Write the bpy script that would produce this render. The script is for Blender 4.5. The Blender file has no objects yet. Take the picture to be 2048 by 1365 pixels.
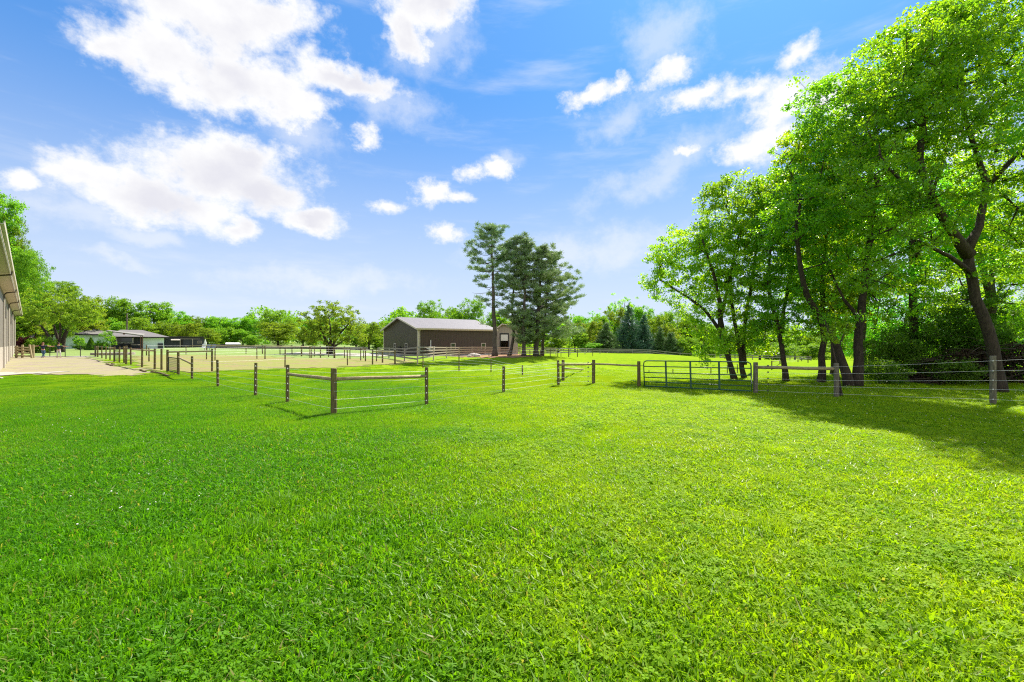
import bpy, math, random
import numpy as np
from mathutils import Vector, Matrix
R = math.radians
SC = bpy.context.scene
COL = SC.collection

# ------------------------------------------------------------------ camera
F = 2048 * 16.3 / 36.0      # focal length in pixels of the 2048 px wide photograph
CX, HY, CH = 1024.0, 688.0, 2.0
cam = bpy.data.cameras.new('camera'); cam.lens = 16.3; cam.sensor_width = 36
cam.shift_y = 5.5 / 2048; cam.clip_start = 0.05; cam.clip_end = 9000
co = bpy.data.objects.new('camera', cam); COL.objects.link(co)
co.location = (0, 0, CH); co.rotation_euler = (R(90), 0, 0); SC.camera = co

# ------------------------------------------------------------------ light
SUN_EL, SUN_AZ = R(50), R(32)      # azimuth clockwise from +Y
sun = bpy.data.lights.new('sun', 'SUN'); sun.energy = 4.9; sun.angle = R(0.53); sun.color = (1, .93, .80)
so = bpy.data.objects.new('sun', sun); COL.objects.link(so)
sd = Vector((math.cos(SUN_EL)*math.sin(SUN_AZ), math.cos(SUN_EL)*math.cos(SUN_AZ), math.sin(SUN_EL)))
so.rotation_euler = sd.to_track_quat('Z', 'Y').to_euler(); so.location = (30, 40, 60)

SC.view_settings.view_transform = 'Standard'; SC.view_settings.look = 'None'
SC.view_settings.gamma = 1; SC.view_settings.exposure = 1.22
SC.render.engine = 'CYCLES'
SC.cycles.use_denoising = False; SC.cycles.filter_width = 1.15
SC.cycles.max_bounces = 7; SC.cycles.diffuse_bounces = 3; SC.cycles.transmission_bounces = 4
SC.cycles.transparent_max_bounces = 4; SC.cycles.glossy_bounces = 2
SC.cycles.sample_clamp_indirect = 4

# ------------------------------------------------------------------ node helper
class NT:
    def __init__(s, tree): s.t = tree
    def n(s, typ, ins=None, **kw):
        nd = s.t.nodes.new(typ)
        for k, v in kw.items(): setattr(nd, k, v)
        for k, v in (ins or {}).items():
            sock = nd.inputs[k]
            if isinstance(v, bpy.types.NodeSocket): s.t.links.new(v, sock)
            else: sock.default_value = v
        return nd
    def m(s, op, a, b=0.0, c=None, clamp=False):
        ins = {0: a, 1: b}
        if c is not None: ins[2] = c
        return s.n('ShaderNodeMath', ins, operation=op, use_clamp=clamp).outputs[0]
    def smooth(s, v, lo, hi, a=0.0, b=1.0):
        return s.n('ShaderNodeMapRange', {0: v, 1: lo, 2: hi, 3: a, 4: b}, interpolation_type='SMOOTHSTEP').outputs[0]
    def mix(s, f, a, b, blend='MIX'):
        nd = s.n('ShaderNodeMix', data_type='RGBA', blend_type=blend)
        for i, v in ((0, f), (6, a), (7, b)):
            if hasattr(v, 'is_output'): s.t.links.new(v, nd.inputs[i])
            else: nd.inputs[i].default_value = v if i == 0 else (tuple(v) + (1,) if len(v) == 3 else v)
        return nd.outputs[2]
    def noise(s, vec, scale, detail=4, rough=.55, dist=0.0):
        ins = {'Scale': scale, 'Detail': detail, 'Roughness': rough, 'Distortion': dist}
        if vec is not None: ins['Vector'] = vec
        return s.n('ShaderNodeTexNoise', ins)

# ------------------------------------------------------------------ sky
W = bpy.data.worlds.new('World'); SC.world = W; W.use_nodes = True
W.node_tree.nodes.clear(); w = NT(W.node_tree)
sky = w.n('ShaderNodeTexSky', sky_type='NISHITA'); sky.sun_disc = False
sky.sun_elevation = SUN_EL; sky.sun_rotation = SUN_AZ; sky.air_density = 1.0; sky.dust_density = 1.6; sky.ozone_density = 1.6
tc = w.n('ShaderNodeTexCoord').outputs['Generated']
sep = w.n('ShaderNodeSeparateXYZ', {0: tc})
az = w.m('ARCTAN2', sep.outputs[0], sep.outputs[1]); el = w.m('ARCSINE', sep.outputs[2])
cel = w.n('ShaderNodeCombineXYZ', {0: az, 1: w.m('MULTIPLY', el, 1.25), 2: 0.0}).outputs[0]
def azel(x, y):
    return math.atan((x-CX)/F), 1.25*math.atan2(HY-y, math.hypot(F, x-CX))
nz = w.noise(cel, 9.0, 6, .6)
off = w.n('ShaderNodeVectorMath', {0: nz.outputs['Color'], 1: (.5, .5, .5)}, operation='SUBTRACT').outputs[0]
off = w.n('ShaderNodeVectorMath', {0: off, 3: .13}, operation='SCALE').outputs[0]
cel2 = w.n('ShaderNodeVectorMath', {0: cel, 1: off}, operation='ADD').outputs[0]
def blobs(lst, vec):
    acc = None
    for (x, y, rx, ry, rot) in lst:
        a, e = azel(x, y); a2, _ = azel(x+rx, y); a3, _ = azel(x-rx, y)
        _, e2 = azel(x, y-ry); _, e3 = azel(x, y+ry)
        mp = w.n('ShaderNodeMapping', {0: vec, 1: (a, e, 0), 2: (0, 0, R(rot)), 3: (abs(a2-a3)/2, abs(e2-e3)/2, 1)}, vector_type='TEXTURE').outputs[0]
        ln = w.n('ShaderNodeVectorMath', {0: mp}, operation='LENGTH').outputs[1]
        v = w.m('SUBTRACT', 1.0, ln)
        acc = v if acc is None else w.n('ShaderNodeMath', {0: acc, 1: v, 2: .25}, operation='SMOOTH_MAX').outputs[0]
    return acc
big = blobs([(420, 20, 240, 130, 0), (540, 30, 130, 75, 0), (330, 120, 170, 90, -15), (500, 165, 200, 85, -12), (690, 165, 160, 42, -5),
             (240, 110, 90, 42, 0), (600, 215, 100, 48, 0), (430, 180, 120, 60, 0),
             (430, 335, 220, 80, 8), (300, 395, 200, 72, 0), (170, 345, 120, 52, 0), (530, 375, 130, 66, 0), (490, 305, 110, 52, 0),
             (850, 0, 120, 80, 0), (820, 75, 50, 60, 25),
             (475, 450, 64, 30, 0), (620, 440, 76, 30, -5)], cel2)
puff = blobs([(735, 280, 46, 36, 0), (868, 388, 60, 32, 0), (912, 394, 40, 18, 0), (775, 412, 44, 20, 0), (890, 465, 60, 26, 0),
             (45, 360, 48, 26, 0), (945, 345, 44, 26, 30), (1000, 335, 40, 30, 0)], cel)
big2 = blobs([(1185, 195, 62, 24, 28), (1245, 165, 36, 26, 40), (1330, 140, 60, 42, 35), (1400, 190, 110, 30, 10), (1500, 180, 90, 34, 0), (1560, 210, 90, 70, 50),
              (1540, 270, 110, 55, 20), (1610, 110, 60, 32, 45), (1480, 300, 55, 32, 15), (1660, 190, 90, 80, 0), (1380, 300, 34, 18, 0)], cel2)
soft = blobs([(1330, 70, 110, 130, 20), (1250, 230, 140, 60, 25), (760, 200, 190, 70, -10), (1180, 500, 330, 60, 3), (300, 480, 130, 30, 0), (240, 530, 110, 25, 0), (290, 485, 80, 22, 0),
              (1330, 330, 260, 60, 25), (870, 90, 150, 90, 30), (650, 560, 300, 40, 0), (150, 420, 200, 60, 0), (1250, 505, 90, 26, 0), (600, 260, 120, 60, 0), (1000, 330, 60, 30, 0), (1900, 300, 300, 200, 0)], cel2)
fb = w.noise(cel, 15, 12, .66).outputs['Fac']
fbs = w.m('SUBTRACT', fb, .5)
def dens(b, amp, lo, hi): return w.smooth(w.m('ADD', b, w.m('MULTIPLY', fbs, amp)), lo, hi)
m1 = dens(big, 1.6, -.12, .58); m1 = w.m('MAXIMUM', m1, dens(puff, 3.0, .0, .85)); m2 = dens(big2, 2.2, -.16, .80)
m3 = w.m('MULTIPLY', dens(soft, 1.6, .0, 1.0), .45)
strv = w.n('ShaderNodeMapping', {0: cel, 2: (0, 0, R(28)), 3: (2.0, 9.0, 1)}).outputs[0]
st = w.m('MULTIPLY', w.smooth(w.noise(strv, 1.6, 6, .6).outputs['Fac'], .48, .8), .32)
hz = w.m('MULTIPLY', w.smooth(el, .52, -.08), .96)
mask = w.m('MAXIMUM', w.m('MAXIMUM', m1, m2), w.m('MAXIMUM', m3, st))

# cloud body shading: thicker cores a touch greyer and lilac
core = w.m('MULTIPLY', w.smooth(big, .25, .85), w.smooth(w.noise(cel, 5, 5, .55).outputs['Fac'], .34, .62))
ccol = w.mix(core, (1.02, 1.02, 1.02), (.80, .80, .87))
skyc = w.mix(1.0, w.n('ShaderNodeGamma', {0: sky.outputs[0], 1: .32}).outputs[0], (.48, 1.31, 2.72), 'MULTIPLY')
# unseen bright cloud bank added behind the camera to fill shaded faces
bk_fill = w.m('MULTIPLY', w.smooth(sep.outputs[1], -.05, -.45), w.smooth(w.noise(tc, 2.2, 6, .6).outputs['Fac'], .36, .56))
ccol = w.mix(bk_fill, ccol, (1.35, 1.33, 1.32)); mask = w.m('MAXIMUM', mask, bk_fill)
skyc = w.mix(hz, skyc, (4.1, 4.55, 5.15))
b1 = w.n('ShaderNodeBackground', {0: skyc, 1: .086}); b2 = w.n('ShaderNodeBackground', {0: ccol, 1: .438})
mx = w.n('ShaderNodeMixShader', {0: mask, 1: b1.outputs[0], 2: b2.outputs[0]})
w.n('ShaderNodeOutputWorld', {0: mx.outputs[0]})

# ------------------------------------------------------------------ terrain
def sst(a, b, v):
    t = np.clip((v-a)/(b-a), 0, 1); return t*t*(3-2*t)
def g(X, Y):
    X = np.asarray(X, float); Y = np.asarray(Y, float)
    z = sst(-4, -42, X) * np.clip((Y-28)/66, 0, 1.5) * 1.0
    z = z + .55*np.exp(-((X-0)/9)**2-((Y-60)/9)**2) - .35*np.exp(-((X+2)/14)**2-((Y-41)/9)**2)*sst(-20, -6, X)
    z = z - 1.9*np.exp(-((Y-54)/14)**2)*sst(5, 17, X)
    z = z - 1.3*sst(26, 48, X)*sst(58, 88, Y) - 1.6*sst(0, 16, Y-94)*sst(18, 34, X)
    z = z + .02*np.sin(X*.31+1.1)*np.sin(Y*.27)*sst(6, 20, Y)
    z = z + .008*np.sin(X*1.3)*np.sin(Y*1.1+.5)
    z = z + 4.0*sst(160, 420, np.hypot(X, Y))
    return z
def gz(X, Y): return float(g(X, Y))
def P(x, y, D): return Vector(((x-CX)/F*D, D, CH-(y-HY)/F*D))
def on(x, D):
    X = (x-CX)/F*D; return Vector((X, D, gz(X, D)))
def ground(x, y, d0=2.0):
    """first terrain point under the photograph's pixel (x, y)"""
    D = d0
    while D < 400:
        p = P(x, y, D)
        if p.z <= gz(p.x, p.y): return Vector((p.x, p.y, gz(p.x, p.y)))
        D *= 1.004
    return on(x, 120)

# ------------------------------------------------------------------ materials
def new_mat(name):
    m = bpy.data.materials.new(name); m.use_nodes = True; m.node_tree.nodes.clear()
    return m, NT(m.node_tree)
def simple(name, col, rough=.7, col2=None, scale=6., stretch=(1, 1, 1), metal=0., bump=.0, spec=.3, detail=5):
    m, t = new_mat(name)
    tcn = t.n('ShaderNodeTexCoord').outputs['Object']
    v = t.n('ShaderNodeMapping', {0: tcn, 3: stretch}).outputs[0]
    nn = t.noise(v, scale, detail, .6).outputs['Fac']
    c = t.mix(t.smooth(nn, .3, .7), col, col2 or tuple(k*.75 for k in col))
    b = t.n('ShaderNodeBsdfPrincipled', {'Base Color': c, 'Roughness': rough, 'Metallic': metal, 'Specular IOR Level': spec})
    if bump:
        bn = t.n('ShaderNodeBump', {'Strength': bump, 'Distance': .02, 'Height': nn}); m.node_tree.links.new(bn.outputs[0], b.inputs['Normal'])
    t.n('ShaderNodeOutputMaterial', {0: b.outputs[0]})
    return m
def grass_colour(t, pos, lush=1.0):
    """lawn colour by place: deep green at the left, sappy yellow green towards the right"""
    sp = t.n('ShaderNodeSeparateXYZ', {0: pos})
    n1 = t.noise(pos, .22, 4, .6).outputs['Fac']; n2 = t.noise(pos, 1.3, 4, .6).outputs['Fac']
    xc = t.n('ShaderNodeClamp', {0: sp.outputs[0], 1: -4.5, 2: 7.0}).outputs[0]
    side = t.m('ADD', t.m('MULTIPLY', xc, .14), t.m('MULTIPLY', sp.outputs[1], .026))
    side = t.m('ADD', side, t.m('MULTIPLY', t.m('SUBTRACT', n1, .5), 2.2))
    f = t.smooth(side, -.55, .75)
    c = t.mix(f, (.084, .245, .008), (.300, .410, .010))
    c = t.mix(t.smooth(n2, .35, .75, 0., .55), c, (.105, .270, .008))
    n5 = t.noise(pos, 4.5, 5, .65).outputs['Fac']
    c = t.mix(t.smooth(n5, .52, .72, 0., .42), c, t.mix(1.0, c, (.42, .62, .9), 'MULTIPLY'))
    c = t.mix(t.smooth(n5, .46, .28, 0., .28), c, t.mix(1.0, c, (1.5, 1.22, .9), 'MULTIPLY'))
    pale = t.m('MULTIPLY', t.smooth(sp.outputs[1], 44, 58), t.smooth(sp.outputs[0], -6, -22))
    c = t.mix(t.m('MULTIPLY', pale, .55), c, (.30, .34, .10))
    return c
def leafy(name, ca, cb, ct, trans=.45, rough=.5, spec=.35, ground_col=False, vary=.25):
    m, t = new_mat(name)
    at = t.n('ShaderNodeAttribute', attribute_name='tint').outputs['Fac']
    if ground_col:
        pos = t.n('ShaderNodeNewGeometry').outputs['Position']
        c = grass_colour(t, pos)
        c = t.mix(t.smooth(at, .0, 1., .0, .75), c, t.mix(1.0, c, ca, 'MULTIPLY'))
        c = t.mix(t.smooth(at, .93, .97), c, (.24, .24, .07))
        tr = t.mix(1.0, c, ct, 'MULTIPLY')
    else:
        oi = t.n('ShaderNodeObjectInfo').outputs['Random']
        c = t.mix(at, ca, cb)
        c = t.n('ShaderNodeHueSaturation', {'Color': c, 'Hue': t.m('ADD', .5-.018, t.m('MULTIPLY', oi, .036)), 'Value': t.m('ADD', 1-vary/2, t.m('MULTIPLY', oi, vary))}).outputs[0]
        tr = t.mix(1.0, c, ct, 'MULTIPLY')
    p = t.n('ShaderNodeBsdfPrincipled', {'Base Color': c, 'Roughness': rough, 'Specular IOR Level': spec})
    tb = t.n('ShaderNodeBsdfTranslucent', {0: tr})
    mxs = t.n('ShaderNodeMixShader', {0: trans, 1: p.outputs[0], 2: tb.outputs[0]})
    t.n('ShaderNodeOutputMaterial', {0: mxs.outputs[0]})
    return m
M = {}
M['blade'] = leafy('grass_blade', (.62, .72, .8), None, (1.8, 1.8, .5), .5, .42, .18, True)
M['maple'] = leafy('leaf_maple', (.075, .28, .030), (.25, .50, .022), (1.95, 1.6, .3), .60, .36, .5)
M['maple_y'] = leafy('leaf_light', (.15, .35, .018), (.34, .52, .02), (1.7, 1.45, .4), .60, .42, .4)
M['broad'] = leafy('leaf_far', (.085, .23, .022), (.23, .41, .028), (1.6, 1.5, .4), .48, .6, .2, vary=.5)
M['olive'] = leafy('leaf_olive', (.13, .235, .022), (.28, .39, .03), (1.4, 1.4, .5), .5, .6, .2, vary=.3)
M['needle'] = leafy('pine_needle', (.10, .185, .085), (.31, .39, .19), (1.3, 1.4, .8), .25, .55, .3, vary=.15)
M['spruce'] = leafy('spruce_needle', (.035, .11, .068), (.09, .18, .105), (1.1, 1.2, .9), .15, .6, .3, vary=.1)
M['cypress'] = leafy('conifer_green', (.06, .14, .045), (.14, .25, .08), (1.2, 1.3, .7), .2, .6, .3, vary=.1)
M['redleaf'] = leafy('leaf_red', (.10, .025, .03), (.22, .06, .06), (1.4, .9, .8), .35, .6, .2)
M['shrub'] = leafy('leaf_shrub', (.05, .15, .012), (.13, .27, .02), (1.8, 1.7, .5), .4, .55, .3)
M['clover'] = leafy('clover_leaf', (.85, 1.0, .9), None, (1.7, 1.7, .5), .45, .6, .10, True)
M['petal'] = simple('clover_petal', (.80, .78, .70), .8)
M['deadleaf'] = simple('dead_needles', (.06, .032, .018), .9, (.025, .016, .01), 9)
M['bark'] = simple('bark', (.070, .052, .039), .95, (.028, .021, .016), 5, (3, 3, .7), bump=.8)
M['bark_pine'] = simple('bark_pine', (.13, .105, .09), .95, (.05, .04, .034), 5, (3, 3, .6), bump=.8)
M['post'] = simple('weathered_post', (.165, .130, .050), .85, (.075, .058, .025), 7, (4, 4, .5), bump=.5)
M['post_grey'] = simple('grey_post', (.19, .17, .12), .9, (.09, .08, .055), 7, (4, 4, .5), bump=.6)
M['rail'] = simple('peeled_rail', (.38, .32, .18), .8, (.22, .17, .08), 6, (1.2, 1.2, 4), bump=.3)
M['board'] = simple('fence_board', (.46, .38, .30), .85, (.30, .24, .19), 5, (1, 1, 6), bump=.3)
M['board_dark'] = simple('grey_board', (.26, .245, .22), .9, (.15, .14, .13), 5, (1, 1, 6), bump=.3)
M['wire'] = simple('white_wire', (.78, .78, .74), .5)
M['insul'] = simple('white_insulator', (.75, .73, .68), .4)
M['black'] = simple('black_plastic', (.012, .012, .012), .5)
M['gate'] = simple('green_gate_paint', (.012, .065, .035), .38, (.02, .085, .05), 9, spec=.5)
M['iron'] = simple('black_iron', (.02, .02, .022), .5)
M['white'] = simple('white_paint', (.72, .72, .70), .5, (.62, .62, .60))
M['trim'] = simple('beige_trim', (.52, .47, .39), .5, (.46, .41, .34))
M['soffit'] = simple('beige_soffit', (.58, .50, .40), .7, (.52, .44, .35))
M['gutter'] = simple('brown_gutter', (.13, .10, .08), .45)
M['mint'] = simple('pale_mint_wall', (.74, .90, .84), .8, (.68, .84, .78), 3)
M['slate'] = simple('slate_wall', (.035, .042, .052), .7, (.05, .055, .065), 3)
M['brickd'] = simple('brown_wall', (.07, .06, .05), .8)
M['shingle'] = simple('grey_shingle', (.20, .185, .18), .9, (.12, .11, .11), 9, (1, 4, 1))
M['shingle_b'] = simple('brown_shingle', (.26, .21, .17), .9, (.17, .14, .12), 9, (1, 4, 1))
M['deck'] = simple('redwood', (.14, .065, .045), .8)
M['stone'] = simple('stone_edging', (.42, .36, .30), .9, (.25, .21, .18), 6, bump=.4)
M['rock'] = simple('pale_rock', (.50, .45, .40), .9, (.33, .30, .27), 5, bump=.5)
M['skin'] = simple('skin', (.55, .30, .21), .55)
M['navy'] = simple('navy_cloth', (.02, .025, .06), .9)
M['teal'] = simple('dark_teal_cloth', (.02, .05, .06), .9)
M['denim'] = simple('blue_denim', (.09, .17, .27), .9, (.06, .12, .2))
M['cream'] = simple('white_trousers', (.70, .68, .62), .9)
M['shoe'] = simple('dark_shoe', (.03, .03, .045), .7)
M['hair_r'] = simple('auburn_hair', (.16, .055, .03), .7)
M['hair_d'] = simple('dark_hair', (.05, .025, .02), .7)
M['hay'] = simple('bluegrey_sheet', (.20, .24, .30), .5, (.10, .12, .16), 1.5, (1, 1, 3))
def glass_mat():
    m, t = new_mat('window_glass')
    b = t.n('ShaderNodeBsdfPrincipled', {'Base Color': (.015, .02, .02, 1), 'Roughness': .06, 'Specular IOR Level': .7})
    t.n('ShaderNodeOutputMaterial', {0: b.outputs[0]}); return m
M['glass'] = glass_mat()
def ribbed(name, ca, cb, period, axis=0, low=None, lowz=0, rough=.45, metal=.0):
    """ribbed steel cladding; the ribs run up the wall"""
    m, t = new_mat(name)
    tcn = t.n('ShaderNodeTexCoord').outputs['Object']; sp = t.n('ShaderNodeSeparateXYZ', {0: tcn})
    u = t.m('FRACT', t.m('DIVIDE', sp.outputs[axis], period))
    rib = t.m('MULTIPLY', t.smooth(u, .0, .07), t.smooth(u, .22, .15))
    nn = t.noise(tcn, 1.2, 4, .6).outputs['Fac']
    c = t.mix(t.smooth(nn, .3, .7), ca, cb)
    if low: c = t.mix(t.m('LESS_THAN', sp.outputs[2], lowz), c, low)
    bn = t.n('ShaderNodeBump', {'Strength': 1.0, 'Distance': .03, 'Height': rib})
    b = t.n('ShaderNodeBsdfPrincipled', {'Base Color': c, 'Roughness': rough, 'Metallic': metal, 'Normal': bn.outputs[0], 'Specular IOR Level': .4})
    t.n('ShaderNodeOutputMaterial', {0: b.outputs[0]}); return m
M['brown_steel'] = ribbed('brown_ribbed_steel', (.062, .042, .029), (.052, .035, .025), .30)
M['brown_steel_y'] = ribbed('brown_ribbed_steel_gable', (.062, .042, .029), (.052, .035, .025), .30, axis=1)
M['taupe_steel'] = ribbed('taupe_ribbed_steel', (.17, .145, .125), (.155, .13, .115), .30, low=(.40, .35, .30, 1), lowz=1.75)
M['roof_steel'] = ribbed('grey_steel_roof', (.19, .17, .168), (.17, .152, .15), .40)
M['tan_steel'] = ribbed('tan_steel', (.34, .30, .255), (.31, .27, .23), .30)

def ground_mat():
    m, t = new_mat('lawn_ground')
    pos = t.n('ShaderNodeNewGeometry').outputs['Position']
    sp = t.n('ShaderNodeSeparateXYZ', {0: pos})
    c = grass_colour(t, pos)
    n3 = t.noise(pos, 6, 6, .7).outputs['Fac']; n4 = t.noise(pos, 42, 4, .7).outputs['Fac']
    c = t.mix(t.smooth(n3, .3, .75, .0, .6), c, t.mix(1.0, c, (.55, .68, .7), 'MULTIPLY'))
    c = t.mix(t.smooth(n4, .55, .8, .0, .5), c, (.03, .06, .008))
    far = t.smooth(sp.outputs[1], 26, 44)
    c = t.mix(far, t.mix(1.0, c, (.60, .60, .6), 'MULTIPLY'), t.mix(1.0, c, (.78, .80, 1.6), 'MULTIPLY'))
    h = t.m('ADD', t.m('MULTIPLY', n3, .6), t.m('MULTIPLY', n4, .5))
    bn = t.n('ShaderNodeBump', {'Strength': .55, 'Distance': .08, 'Height': h})
    p = t.n('ShaderNodeBsdfPrincipled', {'Base Color': c, 'Roughness': .9, 'Specular IOR Level': .0, 'Normal': bn.outputs[0]})
    t.n('ShaderNodeOutputMaterial', {0: p.outputs[0]}); return m
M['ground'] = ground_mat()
def patch_mat(name, ca, cb, cg, gamt, sc=1.0, stones=.35):
    m, t = new_mat(name)
    pos = t.n('ShaderNodeNewGeometry').outputs['Position']
    n1 = t.noise(pos, .35*sc, 5, .6).outputs['Fac']; n2 = t.noise(pos, 3*sc, 6, .7).outputs['Fac']; n3 = t.noise(pos, 22, 4, .7).outputs['Fac']
    c = t.mix(t.smooth(n2, .3, .7), ca, cb)
    c = t.mix(t.m('MULTIPLY', t.smooth(t.m('ADD', t.m('MULTIPLY', n1, .6), t.m('MULTIPLY', n2, .4)), .40, .56), gamt), c, cg)
    c = t.mix(t.smooth(n3, .5, .75, .0, stones), c, tuple(k*.5 for k in ca))
    bn = t.n('ShaderNodeBump', {'Strength': .5, 'Distance': .03, 'Height': n3})
    p = t.n('ShaderNodeBsdfPrincipled', {'Base Color': c, 'Roughness': .95, 'Specular IOR Level': .0, 'Normal': bn.outputs[0]})
    t.n('ShaderNodeOutputMaterial', {0: p.outputs[0]}); return m
M['gravel'] = patch_mat('gravel', (.31, .255, .21), (.19, .155, .125), (.30, .30, .12), .55)
M['gravel_pale'] = patch_mat('pale_gravel', (.36, .335, .31), (.31, .29, .265), (.38, .36, .24), .3)
M['arena'] = patch_mat('thin_grass_over_sand', (.28, .225, .13), (.20, .165, .08), (.20, .26, .05), .6)
M['mulch'] = patch_mat('mulch', (.36, .21, .14), (.28, .16, .11), (.25, .2, .1), .4)
M['drive'] = patch_mat('driveway_gravel', (.40, .37, .36), (.34, .32, .30), (.33, .32, .22), .3)

# ------------------------------------------------------------------ mesh helpers
class MB:
    def __init__(s): s.v = []; s.f = []
    def add(s, vs, fs):
        o = len(s.v); s.v += [tuple(v) for v in vs]; s.f += [tuple(i+o for i in f) for f in fs]; return s
    def hexa(s, c):      # 8 corners, bottom four then top four (counter-clockwise)
        return s.add(c, [(3, 2, 1, 0), (4, 5, 6, 7), (0, 1, 5, 4), (1, 2, 6, 5), (2, 3, 7, 6), (3, 0, 4, 7)])
    def box(s, lo, hi, T=None):
        (a, b, c), (d, e, f) = lo, hi
        vs = [Vector(p) for p in ((a, b, c), (d, b, c), (d, e, c), (a, e, c), (a, b, f), (d, b, f), (d, e, f), (a, e, f))]
        if T is not None: vs = [T @ p for p in vs]
        return s.hexa(vs)
    def bar(s, p, q, wd, ht):   # box beam between two points
        p, q = Vector(p), Vector(q); d = (q-p).normalized()
        side = d.cross(Vector((0, 0, 1)))
        side = side.normalized() if side.length > 1e-3 else Vector((1, 0, 0))
        up = side.cross(d)
        a, b = side*wd/2, up*ht/2
        return s.hexa([p-a-b, p+a-b, q+a-b, q-a-b, p-a+b, p+a+b, q+a+b, q-a+b])
    def tube(s, pts, rad, n=8, cap=True):
        pts = [Vector(p) for p in pts]
        if not hasattr(rad, '__len__'): rad = [rad]*len(pts)
        o = len(s.v); prev = None
        for i, p in enumerate(pts):
            d = (pts[min(i+1, len(pts)-1)]-pts[max(i-1, 0)]).normalized()
            if prev is None:
                ref = Vector((0, 0, 1)) if abs(d.z) < .9 else Vector((1, 0, 0)); a = d.cross(ref).normalized()
            else:
                a = prev-d*prev.dot(d); a = a.normalized() if a.length > 1e-5 else d.orthogonal().normalized()
            prev = a; b = d.cross(a)
            for k in range(n):
                th = 2*math.pi*k/n; s.v.append(tuple(p+(a*math.cos(th)+b*math.sin(th))*rad[i]))
        for i in range(len(pts)-1):
            for k in range(n):
                k2 = (k+1) % n
                s.f.append((o+i*n+k, o+i*n+k2, o+(i+1)*n+k2, o+(i+1)*n+k))
        if cap:
            s.f.append(tuple(o+k for k in reversed(range(n)))); e = o+(len(pts)-1)*n; s.f.append(tuple(e+k for k in range(n)))
        return s
    def ball(s, c, r, nu=8, nv=6):
        c = Vector(c); r = Vector(r) if hasattr(r, '__len__') else Vector((r, r, r)); o = len(s.v)
        for j in range(nv+1):
            ph = math.pi*j/nv
            for i in range(nu):
                th = 2*math.pi*i/nu
                s.v.append((c.x+r.x*math.sin(ph)*math.cos(th), c.y+r.y*math.sin(ph)*math.sin(th), c.z+r.z*math.cos(ph)))
        for j in range(nv):
            for i in range(nu):
                i2 = (i+1) % nu; s.f.append((o+j*nu+i, o+(j+1)*nu+i, o+(j+1)*nu+i2, o+j*nu+i2))
        return s
    def build(s, name, mat, parent=None, origin=None, smooth=False):
        og = Vector(parent.get('_o', (0, 0, 0))) if parent is not None else Vector(origin or (0, 0, 0))
        me = bpy.data.meshes.new(name)
        me.from_pydata([(v[0]-og.x, v[1]-og.y, v[2]-og.z) for v in s.v], [], s.f); me.materials.append(mat)
        if smooth: me.polygons.foreach_set('use_smooth', [True]*len(me.polygons))
        o = bpy.data.objects.new(name, me); COL.objects.link(o)
        if parent is not None: o.parent = parent; o['_o'] = tuple(og)
        elif origin: o.location = origin; o['_o'] = tuple(og)
        else: o['_o'] = (0., 0., 0.)
        return o
def tag(o, label=None, cat=None, group=None, kind=None):
    if label: o['label'] = label
    if cat: o['category'] = cat
    if group: o['group'] = group
    if kind: o['kind'] = kind
    return o
def thing(name, loc, label, cat, group=None):
    o = bpy.data.objects.new(name, None); COL.objects.link(o); o.location = loc; o['_o'] = tuple(loc)
    o.empty_display_size = .3
    return tag(o, label, cat, group)
def np_mesh(name, V, nper, mat, tint=None, parent=None, extra=None):
    """V: (N*nper, 3) vertices of N separate polygons of nper corners"""
    V = np.asarray(V, np.float32).reshape(-1, 3); n = len(V); npoly = n//nper
    me = bpy.data.meshes.new(name)
    me.vertices.add(n); me.vertices.foreach_set('co', V.ravel())
    me.loops.add(n); me.loops.foreach_set('vertex_index', np.arange(n, dtype=np.int32))
    me.polygons.add(npoly); me.polygons.foreach_set('loop_start', np.arange(0, n, nper, dtype=np.int32))
    me.polygons.foreach_set('loop_total', np.full(npoly, nper, np.int32))
    if tint is not None:
        a = me.attributes.new('tint', 'FLOAT', 'POINT'); a.data.foreach_set('value', np.repeat(np.asarray(tint, np.float32), nper))
    me.materials.append(mat); me.update()
    o = bpy.data.objects.new(name, me)
    if parent != 'none':
        COL.objects.link(o)
        if parent is not None: o.parent = parent; o['_o'] = tuple(parent['_o'])
    return o

# ------------------------------------------------------------------ the ground sheet
def axis(lo, hi, near, step, grow):
    pts = [0.0]; s = step
    while pts[-1] < hi:
        if pts[-1] > near: s *= grow
        pts.append(pts[-1]+s)
    neg = [0.0]; s = step
    while neg[-1] > lo:
        if -neg[-1] > near: s *= grow
        neg.append(neg[-1]-s)
    return np.array(sorted(set(neg+pts)))
xs = axis(-3500, 3500, 75, 1.0, 1.09); ys = axis(-600, 3800, 115, 1.0, 1.09)
GX, GY = np.meshgrid(xs, ys); GZ = g(GX, GY)
nx, ny = len(xs), len(ys)
me = bpy.data.meshes.new('ground')
idx = np.arange(nx*ny).reshape(ny, nx)
quads = np.stack([idx[:-1, :-1], idx[:-1, 1:], idx[1:, 1:], idx[1:, :-1]], -1).reshape(-1, 4)
me.from_pydata(np.stack([GX, GY, GZ], -1).reshape(-1, 3).tolist(), [], quads.tolist())
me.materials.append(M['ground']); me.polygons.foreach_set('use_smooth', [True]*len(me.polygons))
gr = bpy.data.objects.new('ground', me); COL.objects.link(gr)
tag(gr, 'green lawn and pasture running back from the camera to the far trees', 'ground', kind='structure')

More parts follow.
